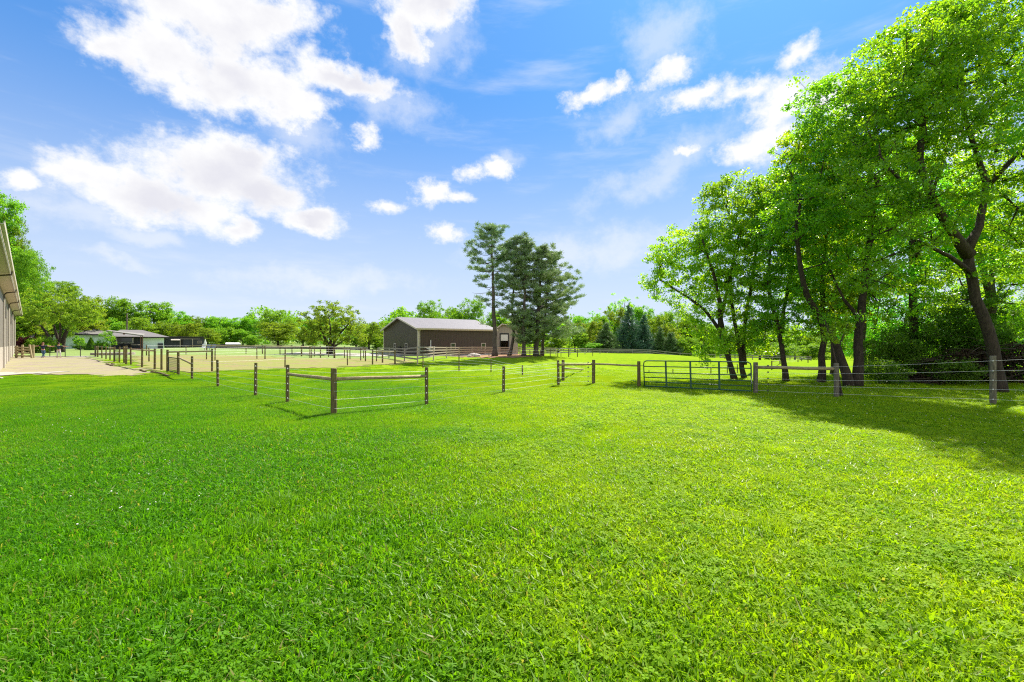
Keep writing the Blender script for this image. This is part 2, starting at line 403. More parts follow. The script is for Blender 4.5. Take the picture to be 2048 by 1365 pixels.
PATCHES = []
def inside(poly, X, Y):
    X = np.asarray(X); Y = np.asarray(Y); c = np.zeros(X.shape, bool); n = len(poly)
    for i in range(n):
        x1, y1 = poly[i]; x2, y2 = poly[(i+1) % n]
        cond = ((y1 > Y) != (y2 > Y)) & (X < (x2-x1)*(Y-y1)/((y2-y1) or 1e-9)+x1)
        c ^= cond
    return c
def sheet(name, pix, mat, label, cat, lift=.03, step=.45, world=None):
    """ground patch: outline from ground points, ragged edge, laid a little above the lawn sheet"""
    poly = world or [tuple(ground(x, y)[:2]) for x, y in pix]
    PATCHES.append(poly)
    rg = random.Random(hash(name) % 1000 if False else len(name)*7)
    px = [p[0] for p in poly]; py = [p[1] for p in poly]
    X = np.arange(min(px)-1, max(px)+1, step); Y = np.arange(min(py)-1, max(py)+1, step)
    XX, YY = np.meshgrid(X, Y)
    cx, cy = (XX[:-1, :-1]+step/2), (YY[:-1, :-1]+step/2)
    jx = cx+.5*np.sin(cy*1.9)+.35*np.sin(cy*4.3+cx); jy = cy+.5*np.sin(cx*1.7+1)+.35*np.sin(cx*4.7)
    ins = inside(poly, jx, jy)
    ZZ = g(XX, YY)+lift
    used = {}; V = []; Fc = []
    for j, i in zip(*np.nonzero(ins)):
        q = []
        for (b, a) in ((j, i), (j, i+1), (j+1, i+1), (j+1, i)):
            k = (b, a)
            if k not in used: used[k] = len(V); V.append((XX[b, a], YY[b, a], ZZ[b, a]))
            q.append(used[k])
        Fc.append(tuple(q))
    mb = MB(); mb.v = V; mb.f = Fc
    return tag(mb.build(name, mat, smooth=True), label, cat, kind='structure')
sheet('gravel_yard', [(-60, 755), (0, 751), (60, 750), (140, 749), (190, 752), (245, 753), (290, 750), (320, 746), (262, 737), (225, 727), (180, 718), (172, 714), (120, 713.5), (60, 713.5), (20, 714), (-30, 730)], M['gravel'],
      'tan gravel yard between the lawn and the black fence', 'yard')
sheet('pale_gravel_path', [(-60, 756), (0, 751.5), (60, 750.5), (110, 749.5), (110, 745), (60, 745.5), (0, 746.5), (-60, 748)], M['gravel_pale'],
      'strip of pale gravel along the near edge of the yard', 'path', lift=.045)
sheet('riding_arena', [(330, 744), (400, 745), (470, 742), (560, 738.5), (640, 737.5), (740, 732), (800, 729), (840, 724), (800, 719), (700, 717.5), (600, 717), (500, 712), (420, 711), (330, 711), (270, 712.5), (262, 722), (290, 735)], M['arena'],
      'thin dry grass and sand of the fenced arena', 'arena')
sheet('lawn_path', [(172, 715.4), (120, 714.8), (60, 715), (60, 713.6), (120, 713.2), (190, 713.4)], M['gravel_pale'], 'pale strip of gravel along the foot of the black fence', 'path', lift=.05)
sheet('driveway', [(560, 707.5), (700, 713.0), (790, 713.2), (815, 711.5), (800, 708), (700, 707.4), (600, 705.5)], M['drive'],
      'pale gravel driveway passing behind the arena to the brown barn', 'driveway', lift=.045)
sheet('mulch_bed', [(888, 712), (930, 715.5), (1000, 716.5), (1062, 715), (1080, 711.5), (1040, 709), (960, 708.5), (900, 709)], M['mulch'],
      'reddish bare soil and mulch around the pine trunks', 'bare ground')

# ------------------------------------------------------------------ grass
rng = np.random.default_rng(5)
def unit(v): return v/np.maximum(np.linalg.norm(v, axis=-1, keepdims=True), 1e-9)
def blade_tile(size, n, h, wdt, lean, seed, clump=.5):
    r = np.random.default_rng(seed)
    nc = max(6, int(n/45)); cc = r.uniform(-size/2, size/2, (nc, 2)); ch = r.uniform(.65, 1.25, nc); cl = r.uniform(0, 2*np.pi, nc)
    own = r.integers(0, nc, n)
    p = np.where((r.random(n) < clump)[:, None], cc[own]+r.normal(0, size*.045, (n, 2)), r.uniform(-size/2, size/2, (n, 2)))
    hh = h*ch[own]*r.uniform(.55, 1.2, n); ww = wdt*r.uniform(.7, 1.3, n)
    a = r.uniform(0, 2*np.pi, n); la = cl[own]+r.normal(0, 1.0, n)
    ld = np.stack([np.cos(la), np.sin(la)], -1)*(lean*r.uniform(.2, 1.6, n)*hh)[:, None]
    sx = np.stack([np.cos(a), np.sin(a)], -1)*ww[:, None]/2
    z0 = np.full(n, -.01)
    def v3(xy, z): return np.concatenate([xy, z[:, None]], -1)
    b0, b1 = v3(p-sx, z0), v3(p+sx, z0)
    mid = p+ld*.32; m0, m1 = v3(mid-sx*.75, hh*.58), v3(mid+sx*.75, hh*.58)
    tip = v3(p+ld, hh*(1-.25*lean))
    quad = np.stack([b0, b1, m1, m0], 1); tri = np.stack([m0, m1, tip, tip+np.array([0.0004, 0, -.0002])], 1)
    V = np.stack([quad, tri], 1).reshape(-1, 3)
    return V, np.repeat(r.random(n), 2)
def clover_tile(size, n, seed):
    r = np.random.default_rng(seed); V = []; tn = []
    cc = r.uniform(-size/2, size/2, (9, 2))
    for i in range(n):
        c = cc[r.integers(0, 9)]+r.normal(0, size*.14, 2) if r.random() < .8 else r.uniform(-size/2, size/2, 2)
        z = r.uniform(.035, .085); s = r.uniform(.011, .019); a0 = r.uniform(0, 6.28); tlt = r.normal(0, .35, 2); t = r.random()*.9
        for k in range(3):
            a = a0+k*2.094
            ring = []
            for (rr, da) in ((.15, 0), (.9, -.62), (1.5, -.42), (1.62, 0), (1.5, .42), (.9, .62)):
                x, y = s*rr*math.cos(a+da), s*rr*math.sin(a+da)
                ring.append((c[0]+x, c[1]+y, z+x*tlt[0]+y*tlt[1]+.1*s*rr))
            V += ring; tn.append(t)
    return np.array(V), np.array(tn)
def flower_tile(size, n, seed):
    r = np.random.default_rng(seed); mb = MB()
    for i in range(n):
        c = r.uniform(-size/2, size/2, 2); z = r.uniform(.07, .11); s = r.uniform(.006, .010)
        mb.ball((c[0], c[1], z), (s, s, s*.85), 6, 4)
    return mb
def plant_free(name, V, nper, mat, tint):
    return np_mesh(name, V, nper, mat, tint, parent='none')
def scatter(name, tiles, pts, rot, scl, pick, label, cat):
    me = bpy.data.meshes.new(name); me.vertices.add(len(pts)); me.vertices.foreach_set('co', np.asarray(pts, np.float32).ravel())
    for an, dat, ty in (('rot', rot, 'FLOAT'), ('scl', scl, 'FLOAT'), ('pick', pick, 'INT')):
        a = me.attributes.new(an, ty, 'POINT'); a.data.foreach_set('value', np.asarray(dat, np.int32 if ty == 'INT' else np.float32))
    o = bpy.data.objects.new(name, me); COL.objects.link(o)
    ng = bpy.data.node_groups.new(name, 'GeometryNodeTree')
    ng.interface.new_socket('Geometry', in_out='INPUT', socket_type='NodeSocketGeometry')
    ng.interface.new_socket('Geometry', in_out='OUTPUT', socket_type='NodeSocketGeometry')
    t = NT(ng); gi = ng.nodes.new('NodeGroupInput'); go = ng.nodes.new('NodeGroupOutput')
    g2i = ng.nodes.new('GeometryNodeGeometryToInstance')
    for tl in tiles:
        oi = ng.nodes.new('GeometryNodeObjectInfo'); oi.inputs['Object'].default_value = tl
        ng.links.new(oi.outputs['Geometry'], g2i.inputs[0])
    def attr(nm, dt): return t.n('GeometryNodeInputNamedAttribute', {'Name': nm}, data_type=dt).outputs['Attribute']
    rv = t.n('ShaderNodeCombineXYZ', {2: attr('rot', 'FLOAT')}).outputs[0]
    ip = ng.nodes.new('GeometryNodeInstanceOnPoints')
    ng.links.new(gi.outputs[0], ip.inputs['Points']); ng.links.new(g2i.outputs[0], ip.inputs['Instance'])
    ip.inputs['Pick Instance'].default_value = True; ng.links.new(attr('pick', 'INT'), ip.inputs['Instance Index'])
    ng.links.new(rv, ip.inputs['Rotation']); ng.links.new(attr('scl', 'FLOAT'), ip.inputs['Scale'])
    ng.links.new(ip.outputs[0], go.inputs[0])
    md = o.modifiers.new('scatter', 'NODES'); md.node_group = ng
    return tag(o, label, cat, kind='stuff')
def wedge(d0, d1, step, jit, seed, wide=1.13):
    r = np.random.default_rng(seed)
    X, Y = np.meshgrid(np.arange(-d1*wide-2, d1*wide+2, step), np.arange(d0, d1, step)); X = X.ravel(); Y = Y.ravel()
    k = (np.abs(X) < Y*wide+1.5); X, Y = X[k], Y[k]
    X = X+r.uniform(-jit, jit, len(X)); Y = Y+r.uniform(-jit, jit, len(Y))
    ok = np.ones(len(X), bool)
    for poly in PATCHES: ok &= ~inside(poly, X+.4*np.sin(Y*2.3), Y+.4*np.sin(X*2.1))
    ok &= ~((X*.692+Y*.722 < -1.35))      # the lawn ends at the left barn's wall
    return X[ok], Y[ok]
near_t = [plant_free('grass_tuft', *([blade_tile(1.15, 6400, .070, .0032, .85, 11+k)][0][:1]), 4, M['blade'], blade_tile(1.15, 6400, .070, .0032, .85, 11+k)[1]) for k in range(5)]
mid_t = []
for k in range(4):
    V, tn = blade_tile(1.7, 4600, .075, .0068, .8, 31+k); mid_t.append(plant_free('grass_tuft', V, 4, M['blade'], tn))
far_t = []
for k in range(3):
    V, tn = blade_tile(2.5, 4200, .085, .016, .7, 41+k, .3); far_t.append(plant_free('grass_tuft', V, 4, M['blade'], tn))
V, tn = blade_tile(.34, 260, .17, .006, .55, 71, .2); tuft_t = plant_free('grass_tuft', V, 4, M['blade'], tn)
pts, rots, scs, pk = [], [], [], []
tp_ = [tuple(ground(x, y)) for x, y in ((667, 829), (575, 807), (511, 794), (436, 775), (384, 760), (357, 751), (335, 745), (853, 811), (1007, 787), (1117, 772), (1187, 769), (1278, 775), (1511, 789), (1673, 797), (1986, 812), (1126, 761))]
tp_ = [(x+rng.uniform(-.16, .16), y+rng.uniform(-.2, .1), z) for x, y, z in tp_ for _ in range(4)]
for _ in range(150):
    x, y = rng.uniform(3.5, 14), rng.uniform(7, 19); tp_.append((x, y, gz(x, y)))
for _ in range(90):
    y = rng.uniform(3, 16); x = rng.uniform(-y, y); tp_.append((x, y, gz(x, y)-.05))
pts.append(np.array(tp_)); rots.append(rng.uniform(0, 6.28, len(tp_))); scs.append(rng.uniform(.55, 1.15, len(tp_))); pk.append(np.full(len(tp_), 12))
for (d0, d1, st, base, cnt) in ((1.6, 9.5, .82, 0, 5), (9.5, 21, 1.3, 5, 4), (21, 48, 1.9, 9, 3)):
    X, Y = wedge(d0, d1, st, st*.25, int(d0*10)); Z = g(X, Y)
    big_n = np.sin(X*.55+1.3)*np.sin(Y*.48+.6)+.5*np.sin(X*1.7)*np.sin(Y*1.5+2)
    pts.append(np.stack([X, Y, Z], -1)); rots.append(rng.uniform(0, 6.28, len(X)))
    scs.append(1.0+.16*big_n+rng.uniform(-.2, .2, len(X))+.22*(sst(4, 12, X)*sst(11, 16, Y))); pk.append(rng.integers(base, base+cnt, len(X)))
scatter('grass', near_t+mid_t+far_t+[tuft_t], np.concatenate(pts), np.concatenate(rots), np.concatenate(scs), np.concatenate(pk),
        'mown grass blades covering the lawn in front of the fences', 'grass')
clo = []
for k in range(3):
    V, tn = clover_tile(1.1, 330, 61+k); clo.append(plant_free('clover_tuft', V, 6, M['clover'], tn))
X, Y = wedge(1.8, 16, .62, .3, 77)
f = np.sin(X*.9+2.0)*np.sin(Y*.8+.3)+.7*np.sin(X*2.3+Y)*np.sin(Y*1.9-.4*X)+np.clip(X*.30, -1.2, 1.1)+rng.uniform(-.35, .35, len(X))
k = f > .50; X, Y = X[k], Y[k]
scatter('clover', clo, np.stack([X, Y, g(X, Y)], -1), rng.uniform(0, 6.28, len(X)), rng.uniform(.8, 1.15, len(X)), rng.integers(0, 3, len(X)),
        'patches of clover leaves growing through the lawn', 'clover')
fl = []
for k in range(3):
    mb = flower_tile(1.2, 5, 90+k); me = bpy.data.meshes.new('clover_heads'); me.from_pydata(mb.v, [], mb.f); me.materials.append(M['petal'])
    fl.append(bpy.data.objects.new('clover_heads', me))
X, Y = wedge(3.2, 24, 1.15, .5, 78)
f = np.sin(X*.5+1.0)*np.sin(Y*.6+1.3)+(X*.06)+rng.uniform(-.9, .7, len(X))
k = f > np.where(Y < 7, .75, .25); X, Y = X[k], Y[k]
scatter('clover_flowers', fl, np.stack([X, Y, g(X, Y)], -1), rng.uniform(0, 6.28, len(X)), rng.uniform(.9, 1.2, len(X)), rng.integers(0, 3, len(X)),
        'tiny white clover flower heads dotted over the lawn', 'flowers')

# ------------------------------------------------------------------ trees
def skeleton(trunks, attract, r, up=.35, step=.55, wob=.10):
    """trunks: list of (polyline Nx3, r0, r1). Branches then reach every attractor point. Returns chains of (points, radii)."""
    nodes = []; chains = []
    for pl, r0, r1 in trunks:
        pl = np.asarray(pl, float); pts = [pl[0]]
        for a, b in zip(pl[:-1], pl[1:]):
            n = max(1, int(np.linalg.norm(b-a)/step)); pts += [a+(b-a)*(k+1)/n for k in range(n)]
        pts = np.array(pts)
        for _ in range(3):   # round the corners
            if len(pts) > 2: pts[1:-1] = .5*pts[1:-1]+.25*(pts[:-2]+pts[2:])
        pts[1:-1] += r.normal(0, wob*.3, (len(pts)-2, 3))*[1, 1, .3] if len(pts) > 2 else 0
        s = np.linspace(0, 1, len(pts)); rad = r0+(r1-r0)*s**.8
        st = len(nodes); nodes += list(pts); chains.append([list(range(st, len(nodes))), rad, True])
    N = np.array(nodes); ntr = len(N); par = [-1]*ntr; cnt = np.zeros(ntr)
    low = min(c[0][max(1, int(len(c[0])*.0))] for c in chains)
    z0 = N[:, 2].min(); zt = N[:, 2].max()
    okbase = N[:, 2] > z0+(attract[:, 2].min()-z0)*.55
    cap = 6000; arr = np.zeros((cap, 3)); arr[:ntr] = N; use = np.zeros(cap, bool); use[:ntr] = okbase; m = ntr
    if not use.any(): use[:ntr] = True
    d0 = np.array([np.min(np.linalg.norm(N-a, axis=1)) for a in attract])
    for ai in np.argsort(d0):
        a = attract[ai]; dv = a-arr[:m]; d = np.linalg.norm(dv, axis=1)
        cost = d+up*np.maximum(0, -dv[:, 2]+.3*d)+1e3*(~use[:m]); j = int(np.argmin(cost))
        n = max(1, int(d[j]/step)); p0 = arr[j].copy(); ch = [j]
        bow = min(.22*d[j], .7)
        jit = r.normal(0, wob*min(1, d[j]/2), (n, 3))
        for k in range(1, n+1):
            if m >= cap: break
            t = k/n; q = p0+(a-p0)*t; q[2] -= bow*math.sin(math.pi*t)*.6; q = q+jit[k-1]*(math.sin(math.pi*t)+.15)
            arr[m] = q; use[m] = True; par.append(ch[-1]); ch.append(m); m += 1
        if len(ch) > 1: chains.append([ch, None, False])
    tips = np.zeros(m)
    for c in chains:
        if not c[2]: tips[c[0][-1]] += 1
    for i in range(m-1, ntr-1, -1):
        tips[par[i]] += tips[i]
    rad = .010*np.maximum(tips, 1)**.52
    out = []
    for ch, rr, tr in chains:
        if tr: out.append((arr[ch], rr, True))
        else:
            rd = rad[ch].copy(); rd[0] = rd[1] if len(rd) > 1 else rd[0]; rd[-1] = .006
            out.append((arr[ch], np.minimum(rd, .16), False))
    return out, arr[ntr:m]
def limbs_mesh(chains, n_tr=9, n_br=4, flare=1.3, scale=1.0, minr=.0):
    mb = MB()
    for pts, rr, tr in chains:
        if len(pts) < 2: continue
        rr = np.asarray(rr, float)*scale
        if not tr and rr.max() < minr: continue
        if tr and flare: rr = rr.copy(); rr[0] *= flare; rr[1:2] *= 1+(flare-1)*.3
        mb.tube([tuple(p) for p in pts], list(rr), n_tr if tr else n_br, cap=tr)
    return mb
def leaves(centres, per, rc, size, r, flat=.55, up=.9, aspect=.62, droop=.2, tint_c=.5):
    n = len(centres)*per
    c = np.repeat(centres, per, 0); rcs = np.repeat(r.uniform(.55, 1.3, len(centres)), per)
    o = r.normal(0, 1, (n, 3)); o = unit(o)*(r.random(n)**.5)[:, None]*rc*rcs[:, None]; o[:, 2] *= flat
    p = c+o
    nrm = unit(r.normal(0, 1, (n, 3))+np.array([0, 0, up])+o/rc*.5)
    d = unit(np.cross(nrm, r.normal(0, 1, (n, 3)))); d[:, 2] -= droop; d = unit(d)
    s = np.cross(nrm, d); s = unit(s)
    L = size*r.uniform(.65, 1.25, n)[:, None]; Wd = L*aspect
    a = p-d*L*.5; b = p+d*L*.5; fold = nrm*(L*.12)
    V = np.stack([a, p+s*Wd*.5+fold, b, p-s*Wd*.5+fold], 1)
    tint = np.clip(np.repeat(r.uniform(0, 1, len(centres)), per)*tint_c+r.random(n)*(1-tint_c), 0, 1)
    return V.reshape(-1, 3), tint
def sample_blobs(blobs, n, r, shell=.5):
    """blobs: (centre, radii, weight)"""
    w_ = np.array([b[2]*b[1][0]*b[1][1]*b[1][2] for b in blobs])**.8; w_ /= w_.sum(); out = []
    for b, k in zip(blobs, r.multinomial(n, w_)):
        v = unit(r.normal(0, 1, (k, 3)))*(r.random(k)**shell*np.where(r.random(k) < .13, r.uniform(1.03, 1.24, k), 1.0))[:, None]; out.append(np.array(b[0])+v*np.array(b[1]))
    return np.concatenate(out)
def px_tree(name, label, D, base, trunks, crowns, ncl, per, rc, size, mat, seed, group=None, bark='bark', up=.35, cat='tree', scale=1.0, flat=.6, shell=.42):
    """a tree measured on the photograph: trunks [( [(x, y, dD)...], r0, r1 )], crowns [(x, y, dD, rx, ry, rdepth m, weight)]"""
    r = np.random.default_rng(seed)
    b = on(base, D); t = thing(name, b, label, cat, group)
    tr = []
    for pl, r0, r1 in trunks:
        q = [tuple(P(x, y, D+dd)) for x, y, dd in pl]
        if pl[0][1] is not None and abs(pl[0][0]-base) < 70 and pl[0][2] == 0 and q[0][2] < b.z+.8: q[0] = (q[0][0], q[0][1], b.z-.15)
        tr.append((q, r0, r1))
    bl = [(tuple(P(x, y, D+dd)), (rx*D/F, rd, ry*D/F), wt) for x, y, dd, rx, ry, rd, wt in crowns]
    ncl = int(ncl*.98); per = int(per*.90)
    at = sample_blobs(bl, ncl, r, shell); at = at[at[:, 2] > b.z+.7]
    ch, tw = skeleton(tr, at, r, up)
    limbs_mesh(ch, scale=scale).build('trunk', M[bark], t, smooth=True)
    V, tn = leaves(at, per, rc*.84, size*1.04, r, flat, tint_c=.62)
    sub = tw[r.random(len(tw)) < .34]
    if len(sub):
        V2, tn2 = leaves(sub, max(3, per//6), rc*.6, size, r, flat); V = np.concatenate([V, V2]); tn = np.concatenate([tn, tn2])
    o = t['_o']; V = V-np.array([o[0], o[1], o[2]])
    np_mesh('crown', V, 4, M[mat], tn, t)
    return t
GR = 'broadleaf trees in the grove at the right'
px_tree('maple_tree', 'leaning slender tree behind the green gate, foliage sweeping down to the left', 26.5, 1468,
        [([(1470, 757, 0), (1455, 705, 0), (1443, 660, 0), (1425, 635, .2), (1395, 605, .6), (1350, 580, 1.0), (1320, 560, 1.4)], .17, .05),
         ([(1443, 660, 0), (1438, 600, -.4), (1425, 540, -.8), (1405, 480, -1)], .15, .05),
         ([(1440, 640, 0), (1452, 590, .6), (1470, 530, .8), (1480, 480, .9)], .12, .04)],
        [(1345, 560, .5, 62, 50, 2.0, 1.0), (1375, 490, 0, 60, 50, 2.2, 1.2), (1330, 520, .5, 40, 38, 1.6, 1), (1430, 560, 0, 55, 75, 2.4, 1.1), (1395, 630, 0, 40, 50, 1.5, .7), (1420, 680, -.5, 38, 34, 1.3, 1.0), (1450, 480, .5, 60, 70, 2.2, 1.1), (1405, 720, -.6, 20, 18, .8, .8), (1300, 575, .5, 20, 16, .8, .5), (1345, 610, .3, 30, 16, .9, .5)],
        430, 60, .50, .135, 'maple_y', 3, GR)
px_tree('maple_tree', 'tree forking low into a V behind the latch end of the green gate', 27, 1490,
        [([(1490, 758, 0), (1481, 712, 0), (1475, 680, 0), (1465, 620, .3), (1460, 540, .5), (1480, 460, .5)], .14, .05),
         ([(1488, 730, 0), (1487, 700, .2), (1489, 650, .2), (1500, 580, .4), (1515, 500, .5), (1510, 420, .3)], .13, .04)],
        [(1480, 410, 0, 75, 60, 2.6, 1.2), (1440, 385, 0, 38, 35, 1.5, .9), (1510, 500, .5, 60, 75, 2.4, 1.1), (1470, 590, .5, 50, 60, 2.0, .9), (1500, 660, -.5, 42, 40, 1.4, 1.0), (1540, 400, 0, 50, 60, 2.2, 1.0), (1520, 700, -.4, 24, 18, .8, .5)],
        470, 60, .52, .135, 'maple', 4, GR)
px_tree('maple_tree', 'single straight trunked tree between the gate latch post and the braced post', 25, 1566,
        [([(1572, 762, 0), (1567, 720, 0), (1562, 670, 0), (1548, 640, 0), (1540, 590, .2), (1535, 520, .3), (1550, 440, .2)], .155, .05),
         ([(1562, 665, 0), (1568, 620, .3), (1580, 560, .4), (1590, 480, .5)], .12, .04)],
        [(1560, 450, 0, 70, 75, 2.4, 1.1), (1585, 380, 0, 60, 60, 2.2, 1), (1535, 560, .3, 55, 60, 2.0, 1), (1600, 540, .3, 55, 70, 2.2, 1), (1550, 630, -.5, 45, 30, 1.5, .8), (1610, 640, 0, 40, 30, 1.2, .9), (1540, 660, .5, 60, 34, 1.6, .9), (1590, 590, 0, 60, 40, 1.8, .9)],
        560, 60, .50, .13, 'maple', 5, GR)
px_tree('maple_tree', 'straight trunk just left of the braced grey post, yellow green leaves glowing behind it', 24, 1644,
        [([(1642, 764, 0), (1646, 710, 0), (1648, 650, 0), (1640, 590, .3), (1650, 500, .4), (1665, 400, .4)], .18, .05)],
        [(1650, 330, 0, 75, 85, 2.6, 1.1), (1620, 440, 0, 70, 70, 2.4, 1), (1680, 500, .6, 60, 80, 2.2, 1), (1640, 600, .8, 55, 45, 1.8, .9), (1625, 665, .5, 34, 26, 1.0, .6), (1600, 300, 0, 40, 50, 1.8, .8), (1680, 620, .5, 60, 50, 1.8, 1), (1720, 560, .5, 60, 50, 1.8, .8)],
        600, 60, .50, .13, 'maple_y', 6, GR)
px_tree('maple_tree', 'big twin trunk tree just behind the braced grey post', 22, 1702,
        [([(1700, 771, 0), (1688, 725, 0), (1668, 680, 0), (1640, 640, -.2), (1612, 590, -.5), (1600, 545, -.8), (1590, 480, -1.0), (1600, 400, -1)], .22, .06),
         ([(1712, 770, 0), (1714, 720, 0), (1716, 660, .1), (1722, 600, .2), (1735, 540, .3), (1745, 450, .2), (1740, 340, 0), (1750, 240, 0)], .23, .06),
         ([(1718, 640, .1), (1690, 600, .2), (1665, 560, .5), (1650, 520, .6)], .09, .03)],
        [(1680, 220, 0, 85, 75, 2.8, 1.2), (1640, 310, -.5, 70, 80, 2.6, 1.1), (1730, 160, 0, 70, 75, 2.6, 1.0), (1720, 380, .3, 90, 90, 2.8, 1), (1590, 430, -.8, 60, 75, 2.2, 1), (1760, 290, 0, 80, 90, 2.8, 1), (1660, 520, 0, 70, 55, 2.2, .7), (1770, 480, .5, 60, 60, 2.2, .7), (1610, 210, 0, 34, 60, 1.4, .8), (1660, 640, -.5, 50, 26, 1.4, .6), (1640, 420, 0, 70, 70, 2.2, .8), (1630, 600, -.8, 40, 40, 1.4, .6), (1780, 590, .8, 60, 60, 1.8, .7)],
        900, 58, .48, .125, 'maple', 7, GR)
px_tree('maple_tree', 'tallest tree at the right, dark curving trunk forking high above the last wooden post', 19, 1996,
        [([(2000, 786, 0), (1994, 740, 0), (1984, 690, 0), (1962, 630, 0), (1944, 570, 0), (1937, 520, 0), (1934, 492, 0)], .24, .165),
         ([(1937, 510, 0), (1905, 460, -.4), (1870, 420, -.8), (1850, 380, -1.1), (1835, 320, -1.2), (1850, 240, -1.0), (1840, 160, -.8)], .20, .06),
         ([(1934, 498, 0), (1955, 455, .3), (1975, 410, .5), (1982, 360, .5), (1960, 320, .3), (1935, 270, 0), (1925, 180, 0)], .17, .06),
         ([(1980, 365, .5), (2010, 330, .5), (2050, 300, .5), (2090, 240, .5)], .11, .04),
         ([(1940, 545, 0), (1900, 510, -.5), (1850, 490, -1.0), (1800, 470, -1.4)], .10, .04),
         ([(1850, 400, -1), (1800, 370, -1.3), (1760, 310, -1.5)], .09, .03)],
        [(1840, 130, -.8, 110, 85, 2.8, 1.2), (1930, 90, 0, 110, 80, 2.8, 1.2), (2030, 150, .4, 80, 100, 2.8, 1.0), (1790, 240, -1.0, 100, 85, 2.6, 1.1), (1900, 250, -.4, 120, 90, 2.8, .9), (2040, 300, .5, 80, 90, 2.6, .9),
         (1750, 360, -1.2, 90, 70, 2.4, .8), (1850, 420, -1.4, 80, 50, 2.2, .6), (1900, 20, 0, 85, 40, 2.0, .9), (1995, 60, .3, 60, 40, 1.8, .4), (1800, 470, -1.6, 70, 45, 1.8, .6),
         (1830, 110, -2.4, 90, 60, 1.6, .6), (1960, 60, -2.2, 70, 50, 1.4, .5), (1760, 560, -.6, 60, 45, 1.8, .6), (2030, 420, .8, 60, 90, 2.2, .7), (1890, 560, 1.2, 60, 60, 2.0, .5)],
        1500, 58, .44, .12, 'maple', 8, GR)
# further trees of the grove behind and outside the frame on the right
def wild_tree(name, label, X, Y, h, rad, trunk_r, seed, mat='maple', ncl=420, per=60, rc=.55, size=.15, low=.25, lean=(0, 0), group=GR, fork=2, cat='tree', flat=.6, top=1.0, bark='bark'):
    r = np.random.default_rng(seed); z = gz(X, Y); b = Vector((X, Y, z)); t = thing(name, b, label, cat, group)
    tr = []; hz_ = h*(low+.12)
    base = [(X, Y, z-.15), (X+lean[0]*.3, Y+lean[1]*.3, z+hz_*.5), (X+lean[0]*.6, Y+lean[1]*.6, z+hz_)]
    tr.append((base, trunk_r, trunk_r*.75)); fx, fy, fz = base[-1]
    for k in range(fork):
        a = r.uniform(0, 6.28)+k*6.28/fork; q = rad*r.uniform(.25, .5)
        tr.append(([(fx, fy, fz), (fx+q*.4*math.cos(a), fy+q*.4*math.sin(a), fz+(h-hz_)*.3), (fx+q*math.cos(a), fy+q*math.sin(a), fz+(h-hz_)*.75)], trunk_r*.6, trunk_r*.2))
    c0 = np.array([X+lean[0], Y+lean[1], 0])
    bl = [(tuple(c0+[0, 0, z+h*(low+(1-low)*.5)]), (rad*.8, rad*.8, h*(1-low)*.42), 1.0)]
    for k in range(7):
        a = r.uniform(0, 6.28); q = rad*r.uniform(.4, .72); hh = h*r.uniform(low+.1, .86)
        tp = 1.0-.35*abs(hh/h-.5)*top
        bl.append(((c0[0]+q*math.cos(a)*tp, c0[1]+q*math.sin(a)*tp, z+hh), (rad*r.uniform(.28, .42),)*2+(h*r.uniform(.10, .17),), 1.5))
    at = sample_blobs(bl, ncl, r, .38); at = at[at[:, 2] > z+h*low*.6]
    ch, tw = skeleton(tr, at, r, .35, step=max(.55, h/22))
    limbs_mesh(ch, minr=.012*h/8, n_br=4).build('trunk', M[bark], t, smooth=True)
    V, tn = leaves(at, per, rc, size, r, flat)
    np_mesh('crown', V-np.array(tuple(b)), 4, M[mat], tn, t)
    return t
wild_tree('maple_tree', 'dense tree with several dark stems filling the gap left of the curving trunk', 22.5, 26, 15, 4.6, .24, 21, ncl=430, low=.32, fork=4, per=58)
wild_tree('maple_tree', 'sunlit yellow green tree behind the curving trunk at the right edge', 29, 28, 17, 5.5, .28, 22, 'maple_y', ncl=480, low=.16, fork=3)
wild_tree('maple_tree', 'shady tree between the twin trunk tree and the brush pile, low branches', 21.5, 31, 12, 4.0, .2, 23, 'maple', ncl=320, low=.22, fork=3)
wild_tree('maple_tree', 'back tree of the grove showing bare crooked stems against the sky', 26.5, 35, 16, 4.5, .22, 24, 'maple', ncl=240, low=.42, fork=4)
wild_tree('maple_tree', 'tree standing beyond the right edge whose boughs shade the last wire span', 24.5, 20.5, 15.5, 5.0, .3, 25, 'maple', per=44, ncl=260, low=.30, fork=3)
wild_tree('maple_tree', 'outermost tree right of the frame throwing shade onto the lawn', 18.5, 13.5, 13, 3.8, .26, 26, 'maple', per=40, ncl=150, low=.36, fork=3)
wild_tree('maple_tree', 'low bright green tree seen under the boughs at the right edge', 34, 33, 10, 4.5, .2, 27, 'maple_y', ncl=420, low=.06, fork=3)
wild_tree('maple_tree', 'leafy young tree behind the brush pile with foliage down to the ground', 29.5, 38, 9, 4.2, .16, 28, 'maple', ncl=380, low=.04, fork=3)
